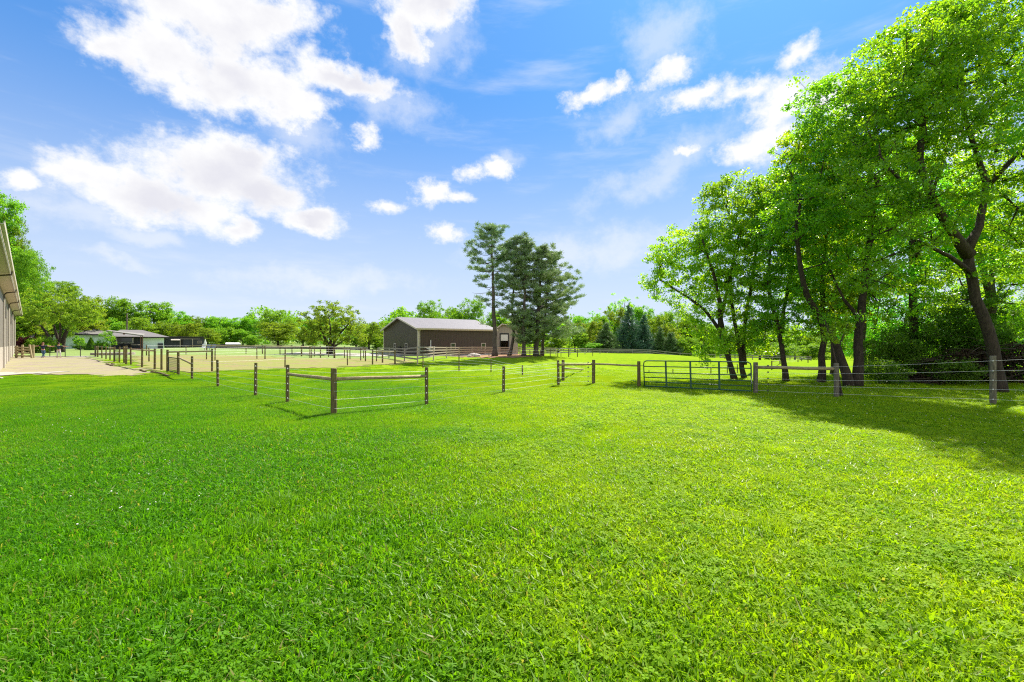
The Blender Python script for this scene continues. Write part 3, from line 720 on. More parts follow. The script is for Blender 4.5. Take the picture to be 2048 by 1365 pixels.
# shrubs, sapling and brush pile under the grove
def shrub(name, label, X, Y, h, rad, seed, mat='shrub', n=90, per=55, rc=.35, size=.11, group=None, cat='shrub', ry=None):
    r = np.random.default_rng(seed); z = gz(X, Y); b = Vector((X, Y, z)); t = thing(name, b, label, cat, group)
    bl = [((X, Y, z+h*.5), (rad, ry or rad, h*.5), 1.0)]
    at = sample_blobs(bl, n, r, .4); at = at[at[:, 2] > z+.05]
    tr = [([(X+k*rad*.2, Y, z-.1), (X+k*rad*.35, Y+.1*k, z+h*.45)], .04, .015) for k in (-1, 0, 1)]
    ch, tw = skeleton(tr, at, r, .2, .3, .04); limbs_mesh(ch, 5, 3, 1.0).build('stems', M['bark'], t)
    V, tn = leaves(at, per, rc, size, r, .8); np_mesh('foliage', V-np.array(tuple(b)), 4, M[mat], tn, t)
    return t
shrub('shrub', 'dark leafy shrub at the left end of the brush pile', 20.9, 25.4, 2.6, 1.5, 41, n=170)
shrub('shrub', 'tall dark shrub in the middle of the thicket left of the curving trunk', 23.3, 25.9, 4.4, 2.3, 42, n=330)
shrub('shrub', 'large leafy shrub against the left side of the curving trunk', 24.9, 24.9, 5.2, 1.7, 46, n=300)
shrub('shrub', 'low dark shrub growing in front of the brush pile by the curving trunk', 22.0, 23.0, 1.2, 1.1, 48, n=90)
shrub('shrub', 'pale leaved low shrub beside the twin trunk tree', 18.4, 22.9, 1.1, .9, 43, 'shrub', n=60)
shrub('shrub', 'shrub pressed against the back of the brush pile behind the curving trunk', 26.6, 25.8, 2.6, 2.0, 44, n=170)
shrub('shrub', 'bright shrub beyond the thicket at the right edge of the photo', 31, 27, 2.6, 1.9, 45, 'maple', n=130)
px_tree('sapling', 'thin sapling with a few leaves growing against the braced grey post', 17.2, 1684,
        [([(1684, 781, 0), (1678, 735, 0), (1668, 700, 0), (1655, 665, 0), (1650, 640, 0)], .05, .015), ([(1672, 712, 0), (1683, 680, 0), (1695, 650, 0)], .025, .01)],
        [(1660, 665, 0, 26, 26, .5, 1), (1690, 655, .1, 18, 30, .5, 1)], 40, 26, .22, .09, 'maple_y', 47)
def brush_pile():
    r = random.Random(9); X0, Y0 = 24.6, 23.6; z = gz(X0, Y0)
    t = thing('brush_pile', (X0, Y0, z), 'dark heap of cut branches and dead leaves under the grove, behind the wire fence', 'brush pile')
    mb = MB()
    for k in range(420):
        u = r.uniform(-1, 1); x = X0+u*4.3; y = Y0+r.uniform(-.9, .9); hh = 2.1*(1-abs(u)**2.2)*r.random()
        a = r.uniform(0, 6.28); L = r.uniform(.5, 1.9); dz = r.uniform(-.25, .45)
        mb.tube([(x, y, z+hh), (x+math.cos(a)*L*.5, y+math.sin(a)*L*.3, z+hh+dz*.6+.05), (x+math.cos(a)*L, y+math.sin(a)*L*.5, z+max(.02, hh+dz))], [r.uniform(.015, .05), .02, .006], 4)
    mb.build('branches', M['bark'], t)
    rr = np.random.default_rng(4); c = np.stack([X0+rr.uniform(-1, 1, 300)*4.2, Y0+rr.uniform(-.8, .8, 300), np.zeros(300)], -1)
    c[:, 2] = z+.05+1.9*(1-np.abs((c[:, 0]-X0)/4.3)**2.2)*rr.random(300)
    V, tn = leaves(c, 34, .35, .13, rr, .7); np_mesh('dead_leaves', V-np.array([X0, Y0, z]), 4, M['deadleaf'], tn, t)
brush_pile()

# ------------------------------------------------------------------ pines
def pine(label, x, D, top, r0, boughs, seed, lean=0, fork=None, per=54):
    """boughs: (y, left px reach, right px reach, density)"""
    r = np.random.default_rng(seed); b = on(x, D); t = thing('pine_tree', b, label, 'pine tree', 'pine trees beside the brown barn')
    tp = P(x+lean, top, D); h = tp.z-b.z; mb = MB(); cl = []
    nseg = 16; tpts = [(b.x+(tp.x-b.x)*(k/nseg)**1.3+r.normal(0, .04), D+r.normal(0, .04), b.z-.1+(h+.1)*k/nseg) for k in range(nseg+1)]
    if fork: tpts = [(q[0]+fork*math.sin(min(1, max(0, (q[2]-b.z)/h*3))*math.pi*.9), q[1], q[2]) for q in tpts]
    mb.tube(tpts, [max(.02, r0*(1-(k/nseg))**.75)*(1.5 if k == 0 else 1) for k in range(nseg+1)], 8)
    ys_ = [q[0] for q in boughs]
    z = 0
    for hi in np.arange(h*.10, h*.985, .50):
        zz = b.z+hi; py = HY-(zz-CH)*F/D
        if py > max(ys_) or py < min(ys_)-30: continue
        lf = np.interp(py, ys_, [q[1] for q in boughs]); rt = np.interp(py, ys_, [q[2] for q in boughs]); dn = np.interp(py, ys_, [q[3] for q in boughs])
        kk = min(nseg-1, int(hi/h*nseg)); fr = hi/h*nseg-kk; c = Vector(tpts[kk]).lerp(Vector(tpts[kk+1]), fr)
        for k in range(r.integers(5, 8)):
            if r.random() > dn+.12: continue
            a = r.uniform(0, 6.28); reach = (lf if math.cos(a) < 0 else rt)*D/F; reach = (.55*min(lf, rt)*D/F)*(1-abs(math.cos(a)))+reach*abs(math.cos(a))
            L = reach*r.uniform(.45, 1.2)
            if L < .3: continue
            rise = r.uniform(-.05, .34)*L*(1.4 if hi > h*.6 else .7); n = max(2, int(L/.5)); pts_ = []
            for q in range(n+1):
                s = q/n; pts_.append(c+Vector((math.cos(a)*L*s, math.sin(a)*L*s, rise*s**2.6*1.5-.10*L*math.sin(s*math.pi)+r.normal(0, .04))))
            mb.tube(pts_, [max(.008, .045*(1-s_/n)*(L/3)**.5+.01) for s_ in range(n+1)], 3, cap=False)
            if r.random() < dn:
                for q in range(1, n+1):
                    if q/n < .42: continue
                    for w_ in range(2+int(L > 2)):
                        sw = r.normal(0, .22*L*(q/n)*.6+.12); cl.append(tuple(pts_[q]+Vector((-math.sin(a)*sw, math.cos(a)*sw, r.uniform(.0, .22)))))
    for q in range(6): cl.append((tp.x+r.normal(0, .15), D+r.normal(0, .15), tp.z-.1-.2*q))
    mb.build('trunk', M['bark_pine'], t, smooth=True)
    cl = np.array(cl); n = len(cl)*per; c = np.repeat(cl, per, 0)
    d = unit(r.normal(0, 1, (n, 3))*[1, 1, .6]+[0, 0, .55]); L = r.uniform(.13, .30, n)[:, None]; p = c+r.normal(0, .16, (n, 3))*[1, 1, .6]
    s = unit(np.cross(d, r.normal(0, 1, (n, 3))))*.026
    V = np.stack([p-s, p+s, p+d*L+s*.5, p+d*L-s*.5], 1).reshape(-1, 3)
    tn = np.clip(np.repeat(r.random(len(cl)), per)*.6+r.random(n)*.4, 0, 1)
    np_mesh('crown', V-np.array(tuple(b)), 4, M['needle'], tn, t)
pine('tallest pine, straight bare lower trunk in front of the end of the brown barn', 990, 57, 450, .30,
     [(450, 8, 8, 1), (480, 35, 38, .95), (515, 40, 42, .95), (550, 60, 30, .8), (575, 72, 30, .6), (600, 45, 34, .35), (640, 38, 40, .22), (660, 42, 20, .2)], 101, lean=-8)
pine('slim pine with a kinked trunk, second from the barn', 1018, 58, 472, .20,
     [(472, 6, 8, 1), (500, 22, 26, .95), (550, 34, 30, .9), (600, 32, 30, .55), (650, 28, 36, .3)], 102, lean=14, fork=.5)
pine('dense narrow pine, third from the barn', 1047, 57, 480, .24,
     [(480, 6, 6, 1), (520, 24, 30, .95), (570, 30, 36, .85), (620, 34, 36, .6), (660, 30, 30, .8), (685, 22, 22, .5)], 103, lean=6)
pine('widest pine at the right of the pine group, boughs sweeping low to the right', 1072, 58, 494, .32,
     [(494, 10, 12, 1), (520, 24, 34, .9), (560, 40, 48, .85), (600, 42, 60, .8), (640, 45, 76, .8), (655, 50, 86, .8), (672, 50, 60, .8), (685, 34, 30, .5)], 104, lean=14)
pine('half hidden pine whose tips stand out at the right edge of the pine group', 1084, 62, 508, .22,
     [(508, 8, 8, 1), (540, 24, 34, .8), (580, 30, 62, .8), (620, 34, 62, .8), (650, 30, 76, .7), (676, 26, 70, .7)], 105, lean=22)

def spruce(label, x, D, top, half, seed, base=705, mat='spruce'):
    r = np.random.default_rng(seed); b = on(x, D); t = thing('spruce_tree', b, label, 'spruce tree', 'dark conical conifers on the field edge')
    tp = P(x, top, D).z; h = tp-b.z; R0 = half*D/F; MB().tube([(b.x, b.y, b.z-.1), (b.x, b.y, tp-.2)], [.22, .02], 6).build('trunk', M['bark'], t)
    C = []
    for k in range(520):
        u = r.random()**.58; a = r.uniform(0, 6.28); rc = R0*(.05+u)*r.uniform(.45, 1.15)*(1+.15*math.sin(a*2+seed)); z0 = b.z+h*(.02+.97*(1-u))
        for q in np.linspace(.25, 1, max(3, int(rc/.35))): C.append((b.x+rc*q*math.cos(a), b.y+rc*q*math.sin(a), z0-.22*rc*q+.20*rc*q*q))
    C = np.array(C); per = 9; c = np.repeat(C, per, 0); n = len(c); out = c-np.array([b.x, b.y, 0]); out[:, 2] = 0
    d = unit(unit(out)*.9+r.normal(0, .5, (n, 3))+[0, 0, .1]); s_ = unit(np.cross(d, r.normal(0, 1, (n, 3))))*.045; L = r.uniform(.2, .5, n)[:, None]; p = c+r.normal(0, .12, (n, 3))
    V = np.stack([p-s_, p+s_, p+d*L+s_*.3, p+d*L-s_*.3], 1).reshape(-1, 3)
    np_mesh('crown', V-np.array(tuple(b)), 4, M[mat], r.random(n), t)
spruce('tall blue green spruce beyond the middle of the field', 1258, 112, 606, 34, 1)
spruce('second blue green spruce just right of the tallest one', 1287, 114, 628, 27, 2)
spruce('small dark spruce right of the spruce pair', 1320, 113, 652, 20, 3, mat='cypress')
spruce('short wide conifer at the right end of the spruces', 1342, 112, 664, 30, 4, mat='cypress')
spruce('soft grey green conifer left of the spruces behind the board fence', 1212, 110, 646, 36, 5, mat='cypress')

# ------------------------------------------------------------------ background trees (shared models)
def dup(root, loc, rz, sc, label, group, name=None):
    o = root.copy(); COL.objects.link(o); o.location = loc; o.rotation_euler = (0, 0, rz); o.scale = sc
    o['label'] = label; o['group'] = group; o['_o'] = tuple(loc)
    for ch in list(root.children):
        c = ch.copy(); COL.objects.link(c); c.parent = o
    return o
VAR = {}
def variant(key, h, rad, seed, **kw):
    t = wild_tree('broadleaf_tree', 'x', 0, 300+seed, h, rad, .28, seed, **kw); VAR[key] = (t, h, rad); return t
variant('round', 11, 5.0, 201, mat='broad', ncl=300, per=46, rc=.85, size=.34, low=.10, fork=3)
variant('tall', 14, 4.6, 202, mat='broad', ncl=300, per=46, rc=.85, size=.34, low=.12, fork=3)
variant('bushy', 8, 5.2, 203, mat='broad', ncl=280, per=46, rc=.8, size=.32, low=.0, fork=3)
variant('oak', 14, 7.0, 204, mat='broad', ncl=380, per=48, rc=.95, size=.34, low=.10, fork=4)
variant('light', 12, 4.6, 205, mat='olive', ncl=260, per=44, rc=.85, size=.33, low=.06, fork=3)
variant('airy', 13, 4.2, 206, mat='maple', ncl=150, per=34, rc=.7, size=.30, low=.14, fork=3)
variant('giant', 26, 9.5, 207, mat='broad', ncl=950, per=54, rc=1.15, size=.36, low=.10, fork=4)
USED = set()
def bg(key, x, top, D, width, label, group, seed=0, name=None, maxtop=True):
    """copy of a model so that its crown top is at pixel y=top and its crown is about width px wide"""
    t, h, rad = VAR[key]; b = on(x, D); hh = P(x, top, D).z-b.z; s = hh/(h*.97); sw = width*D/F/(2*rad)
    rz = (seed*2.399) % 6.283
    lbl, grp = label, group
    if key not in USED:
        USED.add(key); t.location = b; t.rotation_euler = (0, 0, rz); t.scale = (sw, sw, s); t['label'] = lbl; t['group'] = grp; t['_o'] = tuple(b); o = t
    else: o = dup(t, b, rz, (sw, sw, s), lbl, grp)
    return o
GL = 'trees of the far treeline on the left'; GM = 'trees of the far treeline in the middle'; GRR = 'trees beyond the field on the right'
T = [
 # key, x, top, D, width, label, group
 ('giant', -70, 360, 84, 170, 'huge tree cut by the left edge, rising behind the ribbed barn', GL),
 ('giant', 10, 412, 88, 120, 'tallest tree at the far left, its crown above the barn gutter', GL),
 ('giant', 56, 492, 84, 96, 'high leafy tree stepping down right of the tallest left tree', GL),
 ('giant', 104, 552, 92, 110, 'broad tree behind the hipped roof house, right of the stepped crown', GL),
 ('light', 172, 590, 98, 90, 'yellowish tree directly above the ridge of the mint walled house', GL),
 ('round', 30, 585, 78, 90, 'mid green tree hugging the corner of the ribbed barn', GL),
 ('round', 240, 592, 125, 84, 'rounded tree behind the utility pole, left of it', GL),
 ('round', 298, 597, 128, 96, 'rounded tree right of the utility pole', GL),
 ('bushy', 220, 632, 112, 70, 'low tree between the mint walled house and the utility pole', GL),
 ('light', 282, 634, 112, 80, 'low yellow green tree peeking over the shingled wing', GL),
 ('bushy', 330, 640, 118, 74, 'low bushy tree above the left end of the dark shed', GL),
 ('tall', 350, 616, 135, 70, 'tree with a pointed crown above the pale awning', GL),
 ('light', 372, 645, 116, 60, 'light green tree above the middle of the dark shed', GL),
 ('round', 392, 629, 140, 66, 'mid green tree above the right half of the dark shed', GL),
 ('light', 416, 655, 113, 50, 'small pale tree beside the closed parasol', GL),
 ('round', 432, 630, 142, 72, 'round topped tree just right of the closed parasol', GL),
 ('bushy', 452, 652, 122, 64, 'bush like tree behind the low roofed shelter, on its left', GL),
 ('tall', 470, 631, 145, 66, 'slim tree above the low roofed shelter', GL),
 ('bushy', 486, 656, 124, 56, 'bush like tree behind the low roofed shelter, on its right', GL),
 ('round', 505, 636, 148, 60, 'modest tree between the shelter and the dark round topped tree', GL),
 ('oak', 556, 618, 132, 96, 'dark round topped tree standing above the treeline left of the wide tree', GL),
 ('light', 556, 642, 105, 92, 'spreading yellow green tree in front of the dark round topped tree', GL),
 ('bushy', 606, 652, 118, 60, 'low tree behind the left side of the wide arena tree', GL),
 ('bushy', 508, 668, 110, 50, 'low dense bush at the foot of the treeline right of the shelter', GL),
 ('round', 628, 636, 140, 60, 'tree hidden behind the left shoulder of the wide arena tree', GL),
 ('light', 738, 642, 98, 70, 'yellow green tree at the right shoulder of the wide arena tree', GL),
 ('round', 762, 648, 112, 62, 'bright tree between the wide arena tree and the brown barn', GL),
 ('bushy', 712, 668, 104, 66, 'low bush like tree right of the wide arena tree', GL),
 ('bushy', 756, 672, 100, 52, 'low tree touching the left corner of the brown barn', GL),
 ('round', 792, 640, 125, 60, 'tree just showing over the ridge end of the brown barn', GM),
 ('oak', 868, 597, 108, 86, 'dark oak behind the roof of the brown barn', GM),
 ('oak', 938, 593, 112, 84, 'second dark oak behind the barn roof, beside the tallest pine', GM),
 ('round', 905, 612, 116, 60, 'tree in the dip between the two oaks behind the barn', GM),
 ('round', 992, 615, 120, 64, 'tree behind the trunk of the tallest pine', GM),
 ('light', 1030, 640, 118, 60, 'yellow green tree behind the tan barn wing', GM),
 ('bushy', 1075, 660, 108, 64, 'low tree behind the trunks of the widest pine', GM),
 ('bushy', 1118, 668, 104, 60, 'bush like tree behind the board fence right of the pines', GM),
 ('light', 1150, 652, 108, 60, 'yellow green tree right of the low pine boughs', GM),
 ('light', 1176, 640, 112, 60, 'light tree behind the board fence, midway from pines to spruces', GM),
 ('airy', 1190, 614, 128, 44, 'thin airy tree poking above the treeline left of the spruces', GM),
 ('airy', 1240, 582, 138, 60, 'tall light airy tree right behind the tallest spruce', GRR),
 ('airy', 1268, 592, 140, 50, 'second light airy tree, right of the tallest spruce', GRR),
 ('round', 1220, 640, 130, 60, 'mid green tree filling in left of the tallest spruce', GRR),
 ('light', 1312, 628, 128, 60, 'pale green tree above the small dark spruce', GRR),
 ('oak', 1352, 622, 140, 92, 'dark rounded tree far behind the right end of the spruces', GRR),
 ('light', 1338, 648, 124, 56, 'light tree in front of the dark rounded far tree', GRR),
 ('bushy', 1375, 668, 112, 60, 'yellow green bush like tree at the left foot of the grove foliage', GRR),
 ('round', 1405, 640, 135, 76, 'far tree seen through the leaning slender tree', GRR),
 ('round', 1460, 645, 135, 80, 'far tree seen between the leaning and the V forked trees', GRR),
 ('tall', 1520, 640, 130, 76, 'far tree seen between the V forked and the straight trunks', GRR),
 ('oak', 1590, 645, 125, 100, 'dark far tree behind the straight single trunk', GRR),
 ('bushy', 1545, 680, 118, 90, 'low dark growth behind the far paddock rail', GRR),
 ('oak', 1680, 650, 115, 110, 'far tree beyond the twin trunk tree', GRR),
 ('bushy', 1620, 684, 110, 80, 'low growth at the right end of the far paddock rail', GRR),
 ('light', 1760, 640, 95, 120, 'sunlit far tree seen through the thicket', GRR),
 ('oak', 1880, 610, 85, 140, 'leafy far tree behind the thicket, left of the curving trunk', GRR),
 ('light', 2010, 600, 75, 150, 'sunny far tree behind the right edge of the grove', GRR),
 ('round', 1165, 628, 122, 64, 'rounded light tree between the pines and the spruces', GM),
 ('round', 1202, 628, 124, 60, 'rounded tree just left of the grey green conifer', GM),
 ('light', 1232, 612, 132, 56, 'yellowish tree left of and behind the tallest spruce', GRR),
 ('round', 1290, 606, 136, 60, 'mid green tree behind the second spruce', GRR),
 ('round', 1325, 618, 134, 64, 'mid green tree behind the small dark spruce', GRR),
 ('round', 1380, 628, 130, 70, 'rounded far tree at the left margin of the grove foliage', GRR),
 ('bushy', 1250, 686, 118, 60, 'low bush at the foot of the tallest spruce', GRR),
 ('bushy', 1180, 684, 106, 50, 'small bush behind the board fence left of the spruces', GRR),
 ('bushy', 1300, 684, 118, 60, 'low bush between the spruces', GRR),
 ('bushy', 40, 640, 100, 90, 'low tree behind the brown roofed garage', GL),
 ('tall', 130, 600, 104, 90, 'back tree above the chimney end of the mint walled house', GL),
]
for i, a in enumerate(T): bg(*a, seed=i+1)
# far wood closing the gaps behind everything
def far_wood():
    r = np.random.default_rng(77); n = 4200
    az_ = r.uniform(-1.0, .95, n); D = r.uniform(165, 215, n); X = D*np.tan(az_); z = g(X, D)
    top = 10+2.5*np.sin(az_*23)+1.8*np.sin(az_*51+1)+1.2*np.sin(az_*97)
    c = np.stack([X, D, z+top*r.random(n)**.75], -1)
    V, tn = leaves(c, 24, 2.0, .95, r, .7)
    o = np_mesh('far_woodland', V, 4, M['broad'], tn)
    tag(o, 'solid green wood filling the horizon behind the separate trees', 'woodland', kind='stuff')
far_wood()
# the wide arena tree and the yard tree
px_tree('redbud_tree', 'wide low tree with many upswept limbs standing at the back of the arena', 70, 660,
        [([(660, 716, 0), (660, 700, 0), (652, 680, 0), (640, 655, 0)], .36, .10), ([(661, 700, 0), (668, 682, 0), (690, 655, .5), (705, 640, .6)], .22, .07), ([(660, 695, 0), (662, 665, -.6), (658, 635, -.6)], .2, .06),
         ([(662, 698, 0), (675, 690, 1), (700, 672, 1.4)], .16, .05)],
        [(660, 640, 0, 50, 34, 4.0, 1), (625, 655, 0, 30, 38, 3.2, 1.1), (698, 652, 0, 32, 38, 3.2, 1.1), (655, 672, -1, 55, 20, 4.0, .9), (715, 668, 0, 20, 26, 2.4, .8), (610, 672, 0, 18, 20, 2.0, .8), (660, 614, 0, 34, 12, 2.4, .7)],
        380, 52, .60, .22, 'olive', 301, cat='tree', scale=1.2)
px_tree('yard_tree', 'spreading tree with several upswept grey stems in front of the mint walled house', 74, 116,
        [([(118, 706, 0), (112, 692, 0), (96, 672, 0), (82, 652, 0)], .34, .10), ([(118, 704, 0), (116, 680, 0), (108, 650, 0)], .30, .10), ([(122, 704, 0), (126, 680, 0), (138, 652, .5), (160, 632, .6)], .32, .09), ([(119, 700, 0), (121, 668, -.5), (120, 630, -.5)], .2, .08)],
        [(110, 610, 0, 62, 40, 4.2, 1), (70, 632, 0, 36, 34, 3.4, 1), (158, 622, 0, 44, 40, 3.6, 1), (120, 640, -.5, 60, 14, 3.4, .5), (178, 634, 0, 26, 20, 2.4, .6)],
        330, 50, .62, .22, 'olive', 302, scale=1.2)
px_tree('yard_tree', 'multi stemmed tree beside the brown roofed garage', 80, 68,
        [([(66, 704, 0), (62, 686, 0), (52, 664, 0)], .26, .08), ([(68, 704, 0), (70, 680, 0), (72, 655, 0)], .26, .08), ([(70, 702, 0), (78, 684, 0), (84, 664, 0)], .2, .06)],
        [(60, 640, 0, 34, 30, 3, 1), (80, 660, 0, 22, 16, 2, .8), (45, 660, 0, 18, 18, 2, .8)], 190, 55, .6, .24, 'olive', 303)
shrub('bush', 'rounded yellow green bush behind the black fence', *on(83, 70)[:2], 2.3, 1.9, 51, 'olive', n=130, rc=.4, size=.2)
shrub('japanese_maple', 'dark red mushroom shaped maple beside the wooden rails', *on(50, 70)[:2], 2.5, 1.5, 52, 'redleaf', n=120, rc=.4, size=.18, cat='tree')
shrub('bush', 'dark clipped shrub left of the cone shaped evergreen', *on(170, 86)[:2], 1.2, 1.6, 53, 'shrub', n=70, rc=.4, size=.2)
shrub('bush', 'small leafy shrub right of the cone shaped evergreen', *on(203, 86)[:2], 1.3, 1.2, 54, 'broad', n=80, rc=.4, size=.2)
shrub('bush', 'thin ornamental bush against the mint wall behind the second person', *on(156, 86)[:2], 2.6, .9, 55, 'broad', n=26, rc=.4, size=.2)
shrub('bush', 'feathery tall shrub in front of the porch corner', *on(213, 86)[:2], 3.4, 1.3, 56, 'broad', n=30, rc=.4, size=.2)
def arborvitae():
    r = np.random.default_rng(5); b = on(182, 84); t = thing('arborvitae', b, 'small dark cone shaped evergreen against the mint wall', 'evergreen')
    h = P(182, 677, 84).z-b.z; MB().tube([b, b+Vector((0, 0, h*.8))], [.06, .02], 5).build('trunk', M['bark'], t)
    n = 5000; u = r.random(n); a = r.uniform(0, 6.28, n); rr = .95*np.sin(np.clip(u*1.25+.32, 0, 1)*0+1)*(1-u)**.8*(.8+.2*r.random(n))
    p = np.stack([b.x+rr*np.cos(a), b.y+rr*np.sin(a), b.z+.1+u*h], -1); c = p
    V, tn = leaves(c, 1, .05, .22, r); np_mesh('foliage', V-np.array(tuple(b)), 4, M['shrub'], tn, t)
arborvitae()

# ------------------------------------------------------------------ fences
def post_mesh(b, top_z, r, seed, n=10, sink=.25, tilt=.012):
    rr = random.Random(seed); mb = MB(); h = top_z-b.z
    dx, dy = rr.uniform(-tilt, tilt)*h*1.5, rr.uniform(-tilt, tilt)*h
    z = [(-sink, 1.03), (h*.3, 1.01), (h*.7, .98), (h-.012, .96), (h, .88)]
    mb.tube([(b.x+dx*max(0, a/h), b.y+dy*max(0, a/h), b.z+a) for a, _ in z], [r*k*rr.uniform(.97, 1.03) for _, k in z], n); return mb
def wire_fence(name, label, posts, wires=(), rails=(), rad=.055, mat='post', group='wood post and wire fences of the paddocks', wr=.0031, wmat='wire', insul=(), knobs=(), braces=(), wspan=None, names=None):
    """posts: (x, ytop, ybase or None, D or None, radius or None); wires: fractions of the post height; rails: (i, j, fraction, radius)"""
    L = []
    for k, (x, yt, yb, D, r_) in enumerate(posts):
        b = ground(x, yb) if D is None else on(x, D)
        L.append((b, P(x, yt, b.y).z, r_ or rad))
    t = thing(name, L[0][0], label, 'fence', group)
    far = L[0][0].length > 45
    for k, (b, tz, r_) in enumerate(L):
        p = post_mesh(b, tz, r_, k*7+len(name), 8 if far else 12).build('post', M[mat], t, smooth=False)
        if k in insul:
            toc = Vector((-b.x, -b.y, 0)).normalized()
            for f in wires:
                c = Vector((b.x, b.y, b.z+(tz-b.z)*f))+toc*(r_+.012); MB().ball(c, (.017, .017, .027), 6, 4).build('insulator', M['insul'], p)
    for f in wires:
        mb = MB(); segs = wspan or [(0, len(L)-1)]
        for a, e in segs:
            for i in range(a, e):
                (b0, t0, r0), (b1, t1, r1) = L[i], L[i+1]
                p = Vector((b0.x, b0.y, b0.z+(t0-b0.z)*f)); q = Vector((b1.x, b1.y, b1.z+(t1-b1.z)*f))
                off = Vector((-p.x-q.x, -p.y-q.y, 0)).normalized()*(max(r0, r1)+.008); p += off; q += off
                mid = (p+q)/2; mid.z -= .012*(q-p).length/3
                mb.tube([p, mid, q], wr, 4)
        mb.build('wire', M[wmat], t)
    for i, j, f, rr in rails:
        (b0, t0, r0), (b1, t1, r1) = L[i], L[j]
        p = Vector((b0.x, b0.y, b0.z+(t0-b0.z)*f)); q = Vector((b1.x, b1.y, b1.z+(t1-b1.z)*(f if not isinstance(rr, tuple) else rr[1])))
        rr = rr if not isinstance(rr, tuple) else rr[0]
        MB().tube([p, p.lerp(q, .33)+Vector((0, 0, .006)), p.lerp(q, .66)+Vector((0, 0, -.008)), q], [rr, rr*1.04, rr*.98, rr*.95], 10).build('rail', M['rail'], t, smooth=True)
    for i, j, f0, f1 in braces:
        (b0, t0, r0), (b1, t1, r1) = L[i], L[j]
        MB().tube([Vector((b0.x, b0.y, b0.z+(t0-b0.z)*f0)), Vector((b1.x, b1.y, b1.z+(t1-b1.z)*f1))], .003, 4).build('brace_wire', M['post_grey'], t)
    for i, j, s, fr in knobs:
        (b0, t0, r0), (b1, t1, r1) = L[i], L[j]
        for f in fr:
            p = Vector((b0.x, b0.y, b0.z+(t0-b0.z)*f)).lerp(Vector((b1.x, b1.y, b1.z+(t1-b1.z)*f)), s)
            MB().ball(p+Vector((0, -.03, 0)), (.042, .03, .032), 7, 5).build('strain_insulator', M['black'], t)
    return t, L
WF = (.90, .70, .51, .33, .13)
# near corner fence, left run and right run
A, LA = wire_fence('wire_fence', 'post and wire fence running back left from the braced corner post to the yard', [
    (667, 737, 829, None, .078), (575, 730, 807, None, .058), (511, 726, 794, None, .055), (436, 720, 775, None, .055), (384, 713, 759.5, None, .06), (357, 705, 751, None, .075)],
    WF, [(0, 1, .76, .052), (4, 5, .66, (.055, .78))], insul=(0, 1, 2, 3, 4), mat='post')
B, LB = wire_fence('wire_fence', 'post and wire fence from the near corner to the double post left of the gate', [
    (668.5, 737.5, 829.5, None, .07), (853, 735, 811, None, .058), (1007, 733, 787, None, .058), (1117, 721, 772, None, .062), (1187, 720, 769, None, .085), (1278, 723, 775, None, .082)],
    WF, [(0, 1, .77, .052), (3, 4, .82, .052), (4, 5, .83, .045)], insul=(1, 2, 3), mat='post', wspan=[(0, 4)], knobs=((4, 3, .16, WF),), braces=((0, 1, .12, .70), (5, 4, .06, .72)))
# extra rope like brace left of the gate hinge post, drawn in the photograph as a bright line
Cc, LC = wire_fence('wire_fence', 'wire fence right of the gate with braced grey posts', [
    (1511, 725, 789, None, .085), (1673, 727, 797, None, .085), (1986, 712, 812, None, .085), (2330, 690, 834, None, .08)],
    WF, [(0, 1, .84, .06)], mat='post_grey', insul=(2,), knobs=((0, 1, .16, WF),), braces=((0, 1, .1, .5),))
wire_fence('wire_fence', 'arena fence along the front, from the braced yard corner past lone dark posts', [
    (335, 700, 745, None, .075), (424, 698, 744, None, .062), (570, 697, 736, None, .05), (695, 697, 732, None, .05), (745, 700, 730, None, .07), (790, 701, 729.5, None, .085)],
    (.93, .68, .44), [(0, 1, .90, .055), (4, 5, .90, .055)], wr=.005, group='wood post and wire fences of the paddocks')
wire_fence('wire_fence', 'arena fence along the yard, a row of weathered posts receding to the black fence', [
    (323, 698, 741, None, .07), (309.5, 698, 740, None, .075), (284, 697, 736, None, .07), (262, 695.5, 731, None, .065), (252.5, 692, 729, None, .08), (248.5, 693, 727, None, .08), (239, 694, 726, None, .06)],
    (.92, .6, .3), [(1, 3, .90, .06)], wr=.006, rad=.06)
wire_fence('wire_fence', 'far stretch of the arena fence between the small yard gate and the black fence', [
    (228.6, 694, 724, None, .075), (220, 693, 721, None, .06), (212, 692.5, 719, None, .06), (204, 692, 717, None, .06), (195.5, 692, 714.8, None, .07), (191, 692, 714, None, .09)],
    (.92, .6), [(0, 1, .9, .05), (4, 5, .9, .05)], wr=.007)
wire_fence('wire_fence', 'paddock fence crossing the arena middle from the yard side to the braced posts', [
    (298, 696, 724, None, .06), (413, 694, 720, None, .055), (430, 695, 722, None, .055), (514, 692.5, 718.5, None, .055), (530, 692.5, 719, None, .07), (620, 692, 717, None, .07), (623, 693, 716.5, None, .05), (668, 693, 717, None, .07), (670, 693, 717, None, .05), (700, 695, 719.5, None, .06), (721.5, 696, 722, None, .06), (731, 697, 723.5, None, .07), (753, 700, 724, None, .06), (765, 700, 726.5, None, .08)],
    (.92, .55), [(4, 5, .93, .04), (7, 9, .9, .035), (10, 12, .9, .04)], wr=.008)
wire_fence('wire_fence', 'farther arena fence behind the middle one, ending beside the wide arena tree', [
    (293, 690, 711.5, None, .07), (372, 691, 709.5, None, .06), (492, 690.5, 708.2, None, .06), (525, 690, 708.2, None, .08), (560, 690, 708.5, None, .07), (584, 690.5, 710, None, .07), (603, 691, 713, None, .10), (629, 692, 713.5, None, .06), (641, 692, 716, None, .07), (657, 691.5, 714.5, None, .06), (689, 693, 716.5, None, .06), (727, 693, 717, None, .06)],
    (.93, .5), [(1, 3, .93, .04), (3, 5, .93, .04), (6, 8, .9, .04)], wr=.010)
